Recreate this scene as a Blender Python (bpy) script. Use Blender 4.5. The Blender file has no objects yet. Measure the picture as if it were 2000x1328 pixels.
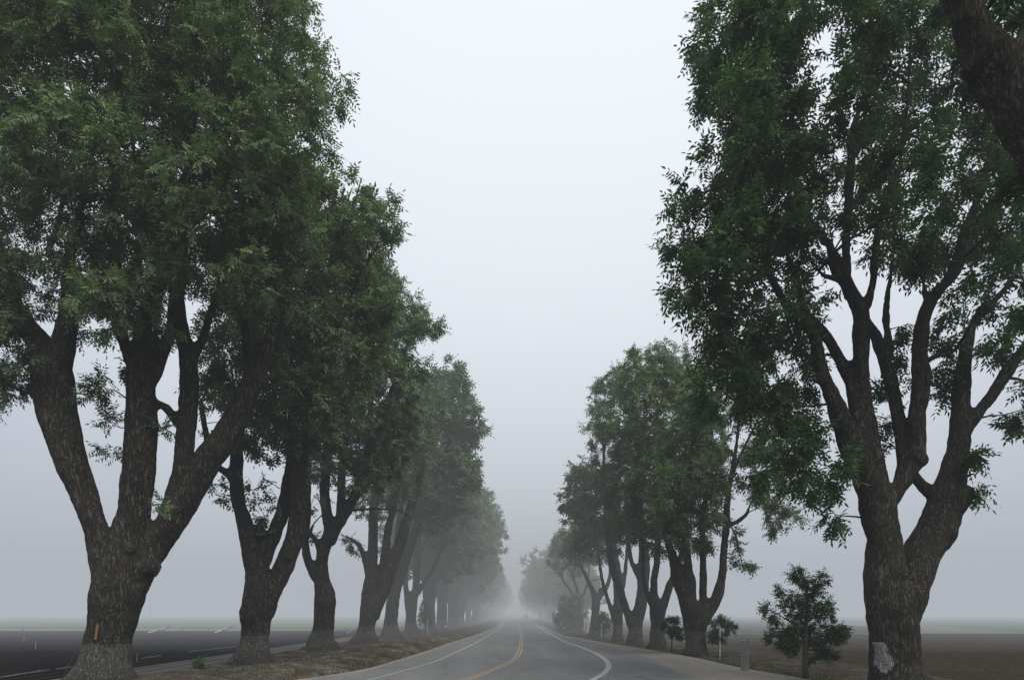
import bpy, bmesh, math, random
import numpy as np
from mathutils import Vector

# ------------------------------------------------------------------ basics
S = bpy.context.scene
COL = S.collection
CAMH = 1.8            # eye height
F = 1333.33           # 24 mm lens on a 36 mm frame, in pixels of the 2000 px wide photograph
CX, HY = 1000.0, 1197.0
SIG = 0.0014         # thin mist everywhere; the fog bank further down the road adds the rest          # fog extinction per metre
rng = np.random.default_rng(7)
random.seed(7)


def P(px, py, D):     # point of the place seen at photo pixel (px,py) at distance D along the road
    return np.array([(px - CX) * D / F, D, CAMH - (py - HY) * D / F])


def GD(py):           # distance of the flat ground seen at photo row py
    return CAMH * F / (py - HY)


def G(px, py, z=0.0):
    D = (CAMH - z) * F / (py - HY)
    return np.array([(px - CX) * D / F, D, z])


def tag(o, label=None, cat=None, group=None, kind=None):
    if label: o['label'] = label
    if cat: o['category'] = cat
    if group: o['group'] = group
    if kind: o['kind'] = kind
    return o


def empty(name, loc, rz=0.0):
    o = bpy.data.objects.new(name, None)
    COL.objects.link(o)
    o.location = loc
    o.rotation_euler = (0, 0, rz)
    o.empty_display_size = 0.3
    return o


def mesh_np(name, V, Q, mats, parent=None, mi=None, smooth=False, attrs=None, T=None):
    """mesh from numpy verts, quads (and tris T)"""
    me = bpy.data.meshes.new(name)
    V = np.asarray(V, dtype=np.float32)
    Q = np.asarray(Q, dtype=np.int32).reshape(-1, 4)
    nq = len(Q)
    nt = 0 if T is None else len(T)
    me.vertices.add(len(V))
    me.vertices.foreach_set('co', V.ravel())
    me.loops.add(nq * 4 + nt * 3)
    idx = Q.ravel()
    starts = np.arange(nq, dtype=np.int32) * 4
    if nt:
        T = np.asarray(T, dtype=np.int32)
        idx = np.concatenate([idx, T.ravel()])
        starts = np.concatenate([starts, nq * 4 + np.arange(nt, dtype=np.int32) * 3])
    me.loops.foreach_set('vertex_index', idx.astype(np.int32))
    me.polygons.add(nq + nt)
    me.polygons.foreach_set('loop_start', starts.astype(np.int32))
    if smooth:
        me.polygons.foreach_set('use_smooth', np.ones(nq + nt, dtype=bool))
    for m in (mats if isinstance(mats, (list, tuple)) else [mats]):
        me.materials.append(m)
    if mi is not None:
        me.polygons.foreach_set('material_index', np.asarray(mi, dtype=np.int32))
    me.update(calc_edges=True)
    if attrs:
        for k, a in attrs.items():
            at = me.attributes.new(k, 'FLOAT', 'POINT')
            at.data.foreach_set('value', np.asarray(a, dtype=np.float32))
    o = bpy.data.objects.new(name, me)
    COL.objects.link(o)
    if parent is not None: o.parent = parent
    return o


def bm_obj(name, bm, mat, parent=None, smooth=False, bevel=0.0):
    me = bpy.data.meshes.new(name)
    if bevel > 0:
        bmesh.ops.bevel(bm, geom=list(bm.edges), offset=bevel, segments=2, affect='EDGES', profile=0.5)
    bmesh.ops.recalc_face_normals(bm, faces=bm.faces)
    bm.to_mesh(me); bm.free()
    me.materials.append(mat)
    if smooth:
        for p in me.polygons: p.use_smooth = True
    o = bpy.data.objects.new(name, me)
    COL.objects.link(o)
    if parent is not None: o.parent = parent
    return o


def add_box(bm, c, s, rz=0.0, taper=1.0):
    c = Vector(c); hx, hy, hz = s[0] / 2, s[1] / 2, s[2] / 2
    vs = []
    for z in (-hz, hz):
        t = taper if z > 0 else 1.0
        for x, y in ((-hx, -hy), (hx, -hy), (hx, hy), (-hx, hy)):
            x2, y2 = x * t, y * t
            vs.append(bm.verts.new((c.x + x2 * math.cos(rz) - y2 * math.sin(rz), c.y + x2 * math.sin(rz) + y2 * math.cos(rz), c.z + z)))
    for f in ((0, 3, 2, 1), (4, 5, 6, 7), (0, 1, 5, 4), (1, 2, 6, 5), (2, 3, 7, 6), (3, 0, 4, 7)):
        bm.faces.new([vs[i] for i in f])


def add_cyl(bm, a, b, r, r2=None, n=12, cap=True):
    a = Vector(a); b = Vector(b); r2 = r if r2 is None else r2
    d = (b - a).normalized()
    u = d.orthogonal().normalized(); v = d.cross(u)
    A = [bm.verts.new(a + (u * math.cos(t) + v * math.sin(t)) * r) for t in [2 * math.pi * k / n for k in range(n)]]
    B = [bm.verts.new(b + (u * math.cos(t) + v * math.sin(t)) * r2) for t in [2 * math.pi * k / n for k in range(n)]]
    for k in range(n):
        bm.faces.new((A[k], A[(k + 1) % n], B[(k + 1) % n], B[k]))
    if cap:
        bm.faces.new(A[::-1]); bm.faces.new(B)


# ------------------------------------------------------------------ materials
def newmat(name):
    m = bpy.data.materials.new(name)
    m.use_nodes = True
    nt = m.node_tree
    for n in list(nt.nodes): nt.nodes.remove(n)
    out = nt.nodes.new('ShaderNodeOutputMaterial')
    return m, nt, out


def N(nt, t, **kw):
    n = nt.nodes.new('ShaderNode' + t)
    for k, v in kw.items():
        if k.startswith('i_'): n.inputs[k[2:].replace('_', ' ')].default_value = v
        else: setattr(n, k, v)
    return n


def ramp(nt, stops, interp='LINEAR'):
    r = nt.nodes.new('ShaderNodeValToRGB')
    r.color_ramp.interpolation = interp
    el = r.color_ramp.elements
    while len(el) < len(stops): el.new(0.5)
    for e, (p, c) in zip(el, stops):
        e.position = p
        e.color = (c, c, c, 1) if isinstance(c, (int, float)) else (c[0], c[1], c[2], 1)
    return r


def mixc(nt, fac, a, b, blend='MIX'):
    m = nt.nodes.new('ShaderNodeMix'); m.data_type = 'RGBA'; m.blend_type = blend
    L = nt.links
    for sock, v in ((m.inputs[0], fac), (m.inputs[6], a), (m.inputs[7], b)):
        if hasattr(v, 'links') or hasattr(v, 'is_output'): L.new(v, sock)
        elif isinstance(v, (int, float)): sock.default_value = v
        else: sock.default_value = (v[0], v[1], v[2], 1)
    return m.outputs[2]


def math_(nt, op, a, b=None, clamp=False):
    m = nt.nodes.new('ShaderNodeMath'); m.operation = op; m.use_clamp = clamp
    for s, v in ((m.inputs[0], a), (m.inputs[1], b)):
        if v is None: continue
        if isinstance(v, (int, float)): s.default_value = v
        else: nt.links.new(v, s)
    return m.outputs[0]


def coords(nt, scale=(1, 1, 1), kind='Object', rot=(0, 0, 0)):
    tc = N(nt, 'TexCoord'); mp = N(nt, 'Mapping')
    mp.inputs['Scale'].default_value = scale
    mp.inputs['Rotation'].default_value = rot
    nt.links.new(tc.outputs[kind], mp.inputs['Vector'])
    return mp.outputs[0]


def noise(nt, vec, scale, detail=4, rough=0.55, dist=0.0):
    n = N(nt, 'TexNoise'); n.inputs['Scale'].default_value = scale
    n.inputs['Detail'].default_value = detail; n.inputs['Roughness'].default_value = rough
    n.inputs['Distortion'].default_value = dist
    nt.links.new(vec, n.inputs['Vector'])
    return n.outputs['Fac']


def bark_mat(name, band=True, patch=False, light=1.0):
    m, nt, out = newmat(name)
    L = nt.links
    v0 = coords(nt)
    # gently bend the furrows so that they wander as bark does
    wn = N(nt, 'TexNoise'); wn.inputs['Scale'].default_value = 1.3; L.new(v0, wn.inputs['Vector'])
    sc = N(nt, 'VectorMath', operation='SCALE'); L.new(wn.outputs['Color'], sc.inputs[0]); sc.inputs['Scale'].default_value = 0.22
    ad = N(nt, 'VectorMath', operation='ADD'); L.new(v0, ad.inputs[0]); L.new(sc.outputs[0], ad.inputs[1])
    mp = N(nt, 'Mapping'); mp.inputs['Scale'].default_value = (16, 16, 2.9); L.new(ad.outputs[0], mp.inputs['Vector'])
    n1 = noise(nt, mp.outputs[0], 1.0, 3, 0.5, 0.9)
    mp2 = N(nt, 'Mapping'); mp2.inputs['Scale'].default_value = (42, 42, 11); L.new(ad.outputs[0], mp2.inputs['Vector'])
    n2 = noise(nt, mp2.outputs[0], 1.0, 5, 0.7, 0.6)
    n3 = noise(nt, v0, 1.7, 4, 0.6)
    ridge = math_(nt, 'MULTIPLY', math_(nt, 'ABSOLUTE', math_(nt, 'SUBTRACT', n1, 0.5)), 7.0, True)
    h = math_(nt, 'ADD', math_(nt, 'MULTIPLY', ridge, 0.6), math_(nt, 'MULTIPLY', n2, 0.6))
    cr = ramp(nt, [(0.22, (0.018 * light, 0.0155 * light, 0.0125 * light)), (0.6, (0.064 * light, 0.055 * light, 0.043 * light)), (1.0, (0.150 * light, 0.131 * light, 0.104 * light))])
    L.new(h, cr.inputs[0])
    col = mixc(nt, math_(nt, 'MULTIPLY', ramp_out(nt, n3, 0.42, 0.7), 0.45), cr.outputs[0], (0.050 * light, 0.056 * light, 0.034 * light))
    lich = ramp_out(nt, noise(nt, v0, 3.1, 6, 0.75), 0.60, 0.70)
    col = mixc(nt, math_(nt, 'MULTIPLY', lich, 0.35), col, (0.15 * light, 0.15 * light, 0.125 * light))
    dk = ramp_out(nt, noise(nt, v0, 0.8, 3, 0.6), 0.55, 0.40)
    col = mixc(nt, math_(nt, 'MULTIPLY', dk, 0.45), col, mixc(nt, 1.0, col, (0.5, 0.5, 0.5), 'MULTIPLY'))
    sx = N(nt, 'SeparateXYZ'); L.new(v0, sx.inputs[0])
    if band:
        nb = noise(nt, v0, 5.0, 4, 0.7)
        z = math_(nt, 'ADD', sx.outputs[2], math_(nt, 'MULTIPLY', math_(nt, 'SUBTRACT', nb, 0.5), 0.16))
        f1 = math_(nt, 'GREATER_THAN', 1.03, z)
        f2 = math_(nt, 'MULTIPLY', math_(nt, 'SUBTRACT', z, 0.05), 1.6, True)
        wear = ramp_out(nt, noise(nt, mp2.outputs[0], 0.7, 5, 0.75), 0.40, 0.62)
        f = math_(nt, 'MULTIPLY', math_(nt, 'MULTIPLY', f1, f2), math_(nt, 'ADD', math_(nt, 'MULTIPLY', wear, 0.42), 0.03))
        col = mixc(nt, f, col, (0.30, 0.29, 0.26))
    if patch:
        # worn white paint on a bare scar of the trunk: position in the tree's own space
        nb = noise(nt, coords(nt, (1, 1, 0.45)), 7.0, 6, 0.75)
        jx = math_(nt, 'ADD', sx.outputs[0], math_(nt, 'MULTIPLY', math_(nt, 'SUBTRACT', nb, 0.5), 0.34))
        a = math_(nt, 'MULTIPLY', math_(nt, 'GREATER_THAN', jx, math_(nt, 'ADD', -0.62, math_(nt, 'MULTIPLY', math_(nt, 'SUBTRACT', 0.9, sx.outputs[2]), 0.10))),
                  math_(nt, 'GREATER_THAN', math_(nt, 'SUBTRACT', -0.34, math_(nt, 'MULTIPLY', math_(nt, 'ABSOLUTE', math_(nt, 'SUBTRACT', sx.outputs[2], 0.62)), 0.36)), jx))
        b = math_(nt, 'MULTIPLY', math_(nt, 'GREATER_THAN', math_(nt, 'ADD', sx.outputs[2], math_(nt, 'MULTIPLY', nb, 0.2)), 0.50), math_(nt, 'GREATER_THAN', 1.12, sx.outputs[2]))
        y = math_(nt, 'GREATER_THAN', 0.0, sx.outputs[1])
        w = ramp_out(nt, n2, 0.34, 0.56)
        f = math_(nt, 'MULTIPLY', math_(nt, 'MULTIPLY', math_(nt, 'MULTIPLY', a, b), y), math_(nt, 'ADD', math_(nt, 'MULTIPLY', w, 0.85), 0.1))
        col = mixc(nt, f, col, (0.50, 0.50, 0.475))
    bs = N(nt, 'BsdfPrincipled'); L.new(col, bs.inputs['Base Color'])
    bs.inputs['Roughness'].default_value = 0.9; bs.inputs['Specular IOR Level'].default_value = 0.15
    bp = N(nt, 'Bump'); bp.inputs['Strength'].default_value = 1.0; bp.inputs['Distance'].default_value = 0.075
    L.new(h, bp.inputs['Height']); L.new(bp.outputs[0], bs.inputs['Normal'])
    L.new(bs.outputs[0], out.inputs[0])
    return m


def ramp_out(nt, fac, a, b):
    r = ramp(nt, [(a, 0.0), (b, 1.0)] if a < b else [(b, 1.0), (a, 0.0)])
    nt.links.new(fac, r.inputs[0])
    return r.outputs[0]


def leaf_mat(name, dark, mid, lite, trans=0.28):
    m, nt, out = newmat(name)
    L = nt.links
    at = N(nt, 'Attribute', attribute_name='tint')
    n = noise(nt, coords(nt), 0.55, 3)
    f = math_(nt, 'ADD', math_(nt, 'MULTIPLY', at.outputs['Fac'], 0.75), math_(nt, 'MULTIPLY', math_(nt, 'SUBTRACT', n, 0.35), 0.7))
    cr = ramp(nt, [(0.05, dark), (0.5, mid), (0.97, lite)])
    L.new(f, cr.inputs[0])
    bs = N(nt, 'BsdfPrincipled'); L.new(cr.outputs[0], bs.inputs['Base Color'])
    bs.inputs['Roughness'].default_value = 0.62; bs.inputs['Specular IOR Level'].default_value = 0.22
    tr = N(nt, 'BsdfTranslucent')
    L.new(mixc(nt, 1.0, cr.outputs[0], (1.1, 1.2, 0.7), 'MULTIPLY'), tr.inputs['Color'])
    mx = N(nt, 'MixShader'); mx.inputs[0].default_value = trans
    L.new(bs.outputs[0], mx.inputs[1]); L.new(tr.outputs[0], mx.inputs[2])
    L.new(mx.outputs[0], out.inputs[0])
    return m


def plain_mat(name, c, rough=0.7, var=0.25, scale=8.0, metal=0.0, bump=0.0, spec=0.3, stretch=(1, 1, 1)):
    m, nt, out = newmat(name)
    L = nt.links
    v = coords(nt, stretch)
    n = noise(nt, v, scale, 5, 0.65)
    col = mixc(nt, n, tuple(x * (1 - var) for x in c), tuple(min(1, x * (1 + var)) for x in c))
    bs = N(nt, 'BsdfPrincipled'); L.new(col, bs.inputs['Base Color'])
    bs.inputs['Roughness'].default_value = rough; bs.inputs['Metallic'].default_value = metal
    bs.inputs['Specular IOR Level'].default_value = spec
    if bump > 0:
        bp = N(nt, 'Bump'); bp.inputs['Strength'].default_value = 0.8; bp.inputs['Distance'].default_value = bump
        L.new(n, bp.inputs['Height']); L.new(bp.outputs[0], bs.inputs['Normal'])
    L.new(bs.outputs[0], out.inputs[0])
    return m


def soil_mat(name, stops, furrow=0.0, furrow_dir=0, spacing=0.9, bump=0.06, big=0.12, fine=3.0, gfac=0.0, green=(0.05, 0.075, 0.03)):
    m, nt, out = newmat(name)
    L = nt.links
    v = coords(nt, kind='Object')
    n1 = noise(nt, v, fine, 8, 0.72)
    n2 = noise(nt, v, big, 5, 0.6)
    n4 = noise(nt, v, 14.0, 5, 0.7)
    s = math_(nt, 'ADD', math_(nt, 'MULTIPLY', n1, 0.5), math_(nt, 'ADD', math_(nt, 'MULTIPLY', n2, 0.4), math_(nt, 'MULTIPLY', n4, 0.25)))
    h = n1
    if furrow > 0:
        w = N(nt, 'TexWave', wave_type='BANDS', bands_direction='X' if furrow_dir == 0 else 'Y')
        w.inputs['Scale'].default_value = 0.314 / spacing; w.inputs['Distortion'].default_value = 0.5
        w.inputs['Detail'].default_value = 3; w.inputs['Detail Scale'].default_value = 2.0
        L.new(v, w.inputs['Vector'])
        s = math_(nt, 'ADD', s, math_(nt, 'MULTIPLY', math_(nt, 'SUBTRACT', w.outputs['Fac'], 0.5), furrow))
        h = math_(nt, 'ADD', n1, math_(nt, 'MULTIPLY', w.outputs['Fac'], 0.8))
    cr = ramp(nt, stops); L.new(s, cr.inputs[0])
    col = cr.outputs[0]
    if gfac > 0:
        g = ramp_out(nt, noise(nt, v, 0.9, 6, 0.75), 0.56, 0.68)
        col = mixc(nt, math_(nt, 'MULTIPLY', g, gfac), col, green)
    bs = N(nt, 'BsdfPrincipled'); L.new(col, bs.inputs['Base Color'])
    bs.inputs['Roughness'].default_value = 1.0; bs.inputs['Specular IOR Level'].default_value = 0.0
    bp = N(nt, 'Bump'); bp.inputs['Strength'].default_value = 0.9; bp.inputs['Distance'].default_value = bump
    L.new(h, bp.inputs['Height']); L.new(bp.outputs[0], bs.inputs['Normal'])
    L.new(bs.outputs[0], out.inputs[0])
    return m


M = {}
M['bark'] = bark_mat('bark_with_worn_band', True)
M['bark_patch'] = bark_mat('bark_with_white_scar', False, True)
M['bark_plain'] = bark_mat('bark_plain', False, light=1.1)
M['bark_far'] = bark_mat('bark_far', True, light=1.15)
M['leaf_left'] = leaf_mat('leaves_olive', (0.052, 0.078, 0.042), (0.135, 0.190, 0.092), (0.225, 0.29, 0.135))
M['leaf_right'] = leaf_mat('leaves_green', (0.026, 0.052, 0.022), (0.070, 0.125, 0.048), (0.13, 0.205, 0.072), 0.32)
M['leaf_lime'] = leaf_mat('leaves_lime', (0.05, 0.12, 0.03), (0.09, 0.19, 0.04), (0.14, 0.27, 0.05), 0.4)
M['leaf_mid'] = leaf_mat('leaves_mid', (0.050, 0.076, 0.038), (0.130, 0.185, 0.085), (0.21, 0.28, 0.12))
M['leaf_young'] = leaf_mat('leaves_young', (0.025, 0.050, 0.02), (0.055, 0.105, 0.036), (0.12, 0.18, 0.055), 0.3)
M['leaf_dry'] = leaf_mat('dry_grass', (0.06, 0.05, 0.028), (0.13, 0.11, 0.06), (0.22, 0.19, 0.10), 0.2)
M['young_bark'] = plain_mat('young_bark', (0.10, 0.088, 0.07), 0.85, 0.35, 12, bump=0.01)
M['wood_post'] = plain_mat('weathered_wood', (0.24, 0.23, 0.21), 0.9, 0.5, 5, bump=0.02, stretch=(6, 6, 0.9))
M['white_paint'] = plain_mat('white_paint', (0.42, 0.42, 0.40), 0.6, 0.12, 6)
M['pipe'] = plain_mat('pipe_metal', (0.15, 0.153, 0.153), 0.5, 0.2, 5)
M['stake'] = plain_mat('pale_stake', (0.5, 0.5, 0.46), 0.7, 0.15, 9)
M['orange_wood'] = plain_mat('orange_wood', (0.20, 0.11, 0.055), 0.8, 0.3, 12)
M['red_sign'] = plain_mat('red_sign', (0.55, 0.12, 0.13), 0.5, 0.15, 9)
M['sign_back'] = plain_mat('sign_back', (0.22, 0.225, 0.22), 0.7, 0.12, 6)
M['galv'] = plain_mat('galvanised', (0.15, 0.155, 0.155), 0.7, 0.2, 9)
M['car_silver'] = plain_mat('car_silver_paint', (0.36, 0.37, 0.39), 0.3, 0.05, 2, metal=0.5, spec=0.5)
M['car_dark'] = plain_mat('car_dark_paint', (0.10, 0.11, 0.13), 0.3, 0.05, 2, metal=0.3, spec=0.5)
M['car_glass'] = plain_mat('car_glass', (0.03, 0.035, 0.04), 0.1, 0.05, 2, spec=0.6)
M['rubber'] = plain_mat('rubber', (0.02, 0.02, 0.02), 0.8, 0.2, 10)
M['tail'] = plain_mat('tail_lens', (0.30, 0.02, 0.02), 0.3, 0.1, 10)
M['white_box'] = plain_mat('white_sheet', (0.7, 0.7, 0.68), 0.6, 0.1, 3)
m, nt, out = newmat('headlight_lit')
em = N(nt, 'Emission'); em.inputs['Color'].default_value = (1, 0.97, 0.9, 1); em.inputs['Strength'].default_value = 2.2
nt.links.new(em.outputs[0], out.inputs[0]); M['head'] = m

M['ground'] = soil_mat('field_soil_brown', [(0.25, (0.016, 0.0125, 0.0085)), (0.55, (0.034, 0.027, 0.0185)), (0.85, (0.066, 0.053, 0.037))], 0.16, 1, 0.9, 0.08, gfac=0.25, green=(0.045, 0.05, 0.026))
M['field_dark'] = soil_mat('field_soil_dark', [(0.25, (0.007, 0.0062, 0.0056)), (0.6, (0.019, 0.0170, 0.0150)), (0.9, (0.040, 0.0365, 0.032))], 0.45, 0, 0.75, 0.12)
M['field_green'] = soil_mat('crop_green', [(0.3, (0.075, 0.115, 0.045)), (0.7, (0.12, 0.165, 0.065))], 0.12, 0, 1.0, 0.05)
M['field_green2'] = soil_mat('crop_green_deep', [(0.3, (0.035, 0.10, 0.045)), (0.7, (0.06, 0.14, 0.06))], 0.08, 0, 1.0, 0.05)
M['track'] = soil_mat('track_soil', [(0.3, (0.06, 0.056, 0.050)), (0.6, (0.14, 0.130, 0.115)), (0.85, (0.21, 0.195, 0.168))], 0.22, 0, 0.75, 0.05)
M['pale'] = soil_mat('pale_soil', [(0.3, (0.10, 0.087, 0.070)), (0.7, (0.17, 0.15, 0.122))], 0.0, 0, 1, 0.03)
M['olive'] = soil_mat('weedy_soil', [(0.3, (0.030, 0.030, 0.020)), (0.7, (0.055, 0.052, 0.035))], 0.0, 0, 1, 0.03)
M['verge_dark'] = soil_mat('verge_soil_dark', [(0.40, (0.020, 0.016, 0.012)), (0.56, (0.052, 0.042, 0.031)), (0.75, (0.12, 0.10, 0.077))], 0.0, 0, 1, 0.06, big=0.55, fine=2.2, gfac=0.45, green=(0.04, 0.05, 0.02))
M['verge'] = soil_mat('verge_soil', [(0.40, (0.020, 0.016, 0.012)), (0.54, (0.058, 0.047, 0.036)), (0.62, (0.11, 0.092, 0.070)), (0.72, (0.22, 0.195, 0.15))], 0.0, 0, 1, 0.07, big=0.55, fine=2.2, gfac=0.35, green=(0.05, 0.055, 0.025))


def road_mat():
    m, nt, out = newmat('asphalt')
    L = nt.links
    v = coords(nt)
    n1 = noise(nt, v, 90.0, 3, 0.7)
    n2 = noise(nt, coords(nt, (1, 0.12, 1)), 0.9, 5, 0.6)
    n3 = noise(nt, v, 2.3, 6, 0.7)
    s = math_(nt, 'ADD', math_(nt, 'MULTIPLY', n1, 0.16), math_(nt, 'ADD', math_(nt, 'MULTIPLY', n2, 0.62), math_(nt, 'MULTIPLY', n3, 0.30)))
    cr = ramp(nt, [(0.3, (0.125, 0.125, 0.122)), (0.55, (0.175, 0.174, 0.168)), (0.8, (0.235, 0.230, 0.217))])
    L.new(s, cr.inputs[0])
    col = cr.outputs[0]
    # cracks
    vo = N(nt, 'TexVoronoi', feature='DISTANCE_TO_EDGE'); vo.inputs['Scale'].default_value = 0.35
    wv = N(nt, 'VectorMath', operation='ADD'); wn = N(nt, 'TexNoise'); wn.inputs['Scale'].default_value = 1.1
    sc = N(nt, 'VectorMath', operation='SCALE'); sc.inputs['Scale'].default_value = 1.2
    L.new(v, wn.inputs['Vector']); L.new(wn.outputs['Color'], sc.inputs[0]); L.new(v, wv.inputs[0]); L.new(sc.outputs[0], wv.inputs[1])
    L.new(wv.outputs[0], vo.inputs['Vector'])
    crack = ramp(nt, [(0.0, 0.5), (0.013, 0.0)]); L.new(vo.outputs['Distance'], crack.inputs[0])
    col = mixc(nt, crack.outputs[0], col, (0.03, 0.03, 0.03))
    at = N(nt, 'Attribute', attribute_name='dust')
    d = math_(nt, 'ADD', at.outputs['Fac'], math_(nt, 'MULTIPLY', math_(nt, 'SUBTRACT', noise(nt, v, 1.6, 7, 0.72), 0.5), 1.0))
    dr = ramp_out(nt, d, 0.42, 0.66)
    gv = ramp(nt, [(0.3, (0.17, 0.147, 0.117)), (0.55, (0.27, 0.24, 0.19)), (0.8, (0.38, 0.345, 0.28))])
    L.new(math_(nt, 'ADD', math_(nt, 'MULTIPLY', noise(nt, v, 5.0, 8, 0.75), 0.6), math_(nt, 'MULTIPLY', n2, 0.4)), gv.inputs[0])
    col = mixc(nt, dr, col, gv.outputs[0])
    bs = N(nt, 'BsdfPrincipled'); L.new(col, bs.inputs['Base Color'])
    bs.inputs['Roughness'].default_value = 0.9; bs.inputs['Specular IOR Level'].default_value = 0.12
    bp = N(nt, 'Bump'); bp.inputs['Strength'].default_value = 0.6; bp.inputs['Distance'].default_value = 0.012
    L.new(math_(nt, 'ADD', n1, math_(nt, 'MULTIPLY', noise(nt, v, 9, 6, 0.7), 2.0)), bp.inputs['Height']); L.new(bp.outputs[0], bs.inputs['Normal'])
    L.new(bs.outputs[0], out.inputs[0])
    return m


def line_mat(name, c):
    m, nt, out = newmat(name)
    L = nt.links
    v = coords(nt)
    w = ramp_out(nt, noise(nt, v, 7.0, 7, 0.8), 0.42, 0.58)
    at = N(nt, 'Attribute', attribute_name='dust')
    col = mixc(nt, math_(nt, 'MULTIPLY', at.outputs['Fac'], math_(nt, 'ADD', math_(nt, 'MULTIPLY', w, 0.62), 0.2)), (0.19, 0.19, 0.185), c)
    bs = N(nt, 'BsdfPrincipled'); L.new(col, bs.inputs['Base Color'])
    bs.inputs['Roughness'].default_value = 0.75
    L.new(bs.outputs[0], out.inputs[0])
    return m


M['road'] = road_mat()
M['line_white'] = line_mat('line_paint_white', (0.50, 0.50, 0.48))
M['line_yellow'] = line_mat('line_paint_yellow', (0.42, 0.29, 0.12))

# ------------------------------------------------------------------ world, sun, camera, fog
W = bpy.data.worlds.new('World'); S.world = W; W.use_nodes = True
nt = W.node_tree
for n in list(nt.nodes): nt.nodes.remove(n)
wo = nt.nodes.new('ShaderNodeOutputWorld')
bg = N(nt, 'Background'); bg.inputs['Strength'].default_value = 0.1
sky = N(nt, 'TexSky'); sky.sky_type = 'NISHITA'; sky.sun_disc = False
SUN_EL, SUN_AZ = math.radians(52), math.radians(152)      # azimuth measured from +Y (down the road) towards +X
sky.sun_elevation = SUN_EL; sky.sun_rotation = SUN_AZ
sky.dust_density = 6; sky.ozone_density = 1.5; sky.air_density = 1.0
# overcast veil over the Nishita sky, brightest around the hidden sun
tc = N(nt, 'TexCoord')
dt = N(nt, 'VectorMath', operation='DOT_PRODUCT')
nt.links.new(tc.outputs['Generated'], dt.inputs[0])
dt.inputs[1].default_value = (0.04, 0.82, 0.57)   # thinnest part of the cloud, ahead down the road
gl = ramp(nt, [(0.0, (6.2, 6.9, 8.1)), (0.70, (7.0, 7.7, 8.9)), (0.90, (9.1, 9.6, 10.4)), (1.0, (10.2, 10.6, 11.3))], 'EASE')
nt.links.new(math_(nt, 'MAXIMUM', dt.outputs['Value'], 0.0), gl.inputs[0])
bwn = N(nt, 'RGBToBW'); nt.links.new(sky.outputs[0], bwn.inputs[0])
mixs = mixc(nt, 0.93, mixc(nt, 0.35, sky.outputs[0], bwn.outputs[0]), gl.outputs[0])
nt.links.new(mixs, bg.inputs['Color'])
nt.links.new(bg.outputs[0], wo.inputs['Surface'])

sd = bpy.data.lights.new('sun', 'SUN'); sd.energy = 2.7; sd.angle = math.radians(38); sd.color = (1, 0.97, 0.92)
so = bpy.data.objects.new('sun', sd); COL.objects.link(so)
dirv = Vector((math.cos(SUN_EL) * math.sin(SUN_AZ), math.cos(SUN_EL) * math.cos(SUN_AZ), math.sin(SUN_EL)))
so.rotation_euler = dirv.to_track_quat('Z', 'Y').to_euler(); so.location = (0, 0, 60)

cd = bpy.data.cameras.new('camera'); cam = bpy.data.objects.new('camera', cd); COL.objects.link(cam)
cd.sensor_width = 36; cd.lens = 24; cd.shift_y = (HY - 664.0) / 2000.0
cd.clip_start = 0.1; cd.clip_end = 9000
cam.location = (0, 0, CAMH); cam.rotation_euler = (math.radians(90), 0, 0)
S.camera = cam

def fog_mat(name, sig, c):
    m, nt, out = newmat(name)
    va = N(nt, 'VolumeAbsorption'); va.inputs['Color'].default_value = (0, 0, 0, 1); va.inputs['Density'].default_value = sig
    ve = N(nt, 'Emission'); ve.inputs['Color'].default_value = (*c, 1); ve.inputs['Strength'].default_value = sig  # fog glows by itself in place of the daylight it would scatter
    ads = N(nt, 'AddShader')
    nt.links.new(va.outputs[0], ads.inputs[0]); nt.links.new(ve.outputs[0], ads.inputs[1]); nt.links.new(ads.outputs[0], out.inputs['Volume'])
    return m


# mist everywhere; a thicker bank from 33 m on, its glow set dimmer between the rows to stand for crown shade
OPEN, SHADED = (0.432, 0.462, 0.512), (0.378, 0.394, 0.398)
fog_open = fog_mat('fog_bank', 0.0064, OPEN)
for lo, hi, mt in (((-3500, -3500, -3), (3500, 3500, 40), fog_mat('mist', SIG, OPEN)),
                   ((-3400, 33, -2), (-13.05, 3100, 34), fog_open), ((13.05, 33, -2), (3400, 3100, 34), fog_open),
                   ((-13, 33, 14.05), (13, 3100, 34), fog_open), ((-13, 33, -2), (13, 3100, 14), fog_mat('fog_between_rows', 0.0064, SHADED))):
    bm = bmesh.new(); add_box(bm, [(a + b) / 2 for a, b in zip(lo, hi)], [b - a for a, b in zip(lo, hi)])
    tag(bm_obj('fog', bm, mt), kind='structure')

S.view_settings.view_transform = 'Standard'; S.view_settings.look = 'None'; S.view_settings.exposure = 0
S.render.engine = 'CYCLES'
try:
    S.cycles.use_denoising = True
    S.cycles.denoiser = 'OPENIMAGEDENOISE'
    S.cycles.denoising_prefilter = 'ACCURATE'
except Exception: pass
S.cycles.max_bounces = 5; S.cycles.diffuse_bounces = 3; S.cycles.glossy_bounces = 2
S.cycles.transmission_bounces = 3; S.cycles.volume_bounces = 0; S.cycles.transparent_max_bounces = 4
S.cycles.use_adaptive_sampling = False
S.cycles.pixel_filter_type = 'BLACKMAN_HARRIS'
S.cycles.caustics_reflective = False; S.cycles.caustics_refractive = False

# ------------------------------------------------------------------ road layout (X as a function of distance)
def curve(pts):
    a = np.array([G(x, y)[[1, 0]] for x, y in pts]); a = a[np.argsort(a[:, 0])]
    return a


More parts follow.
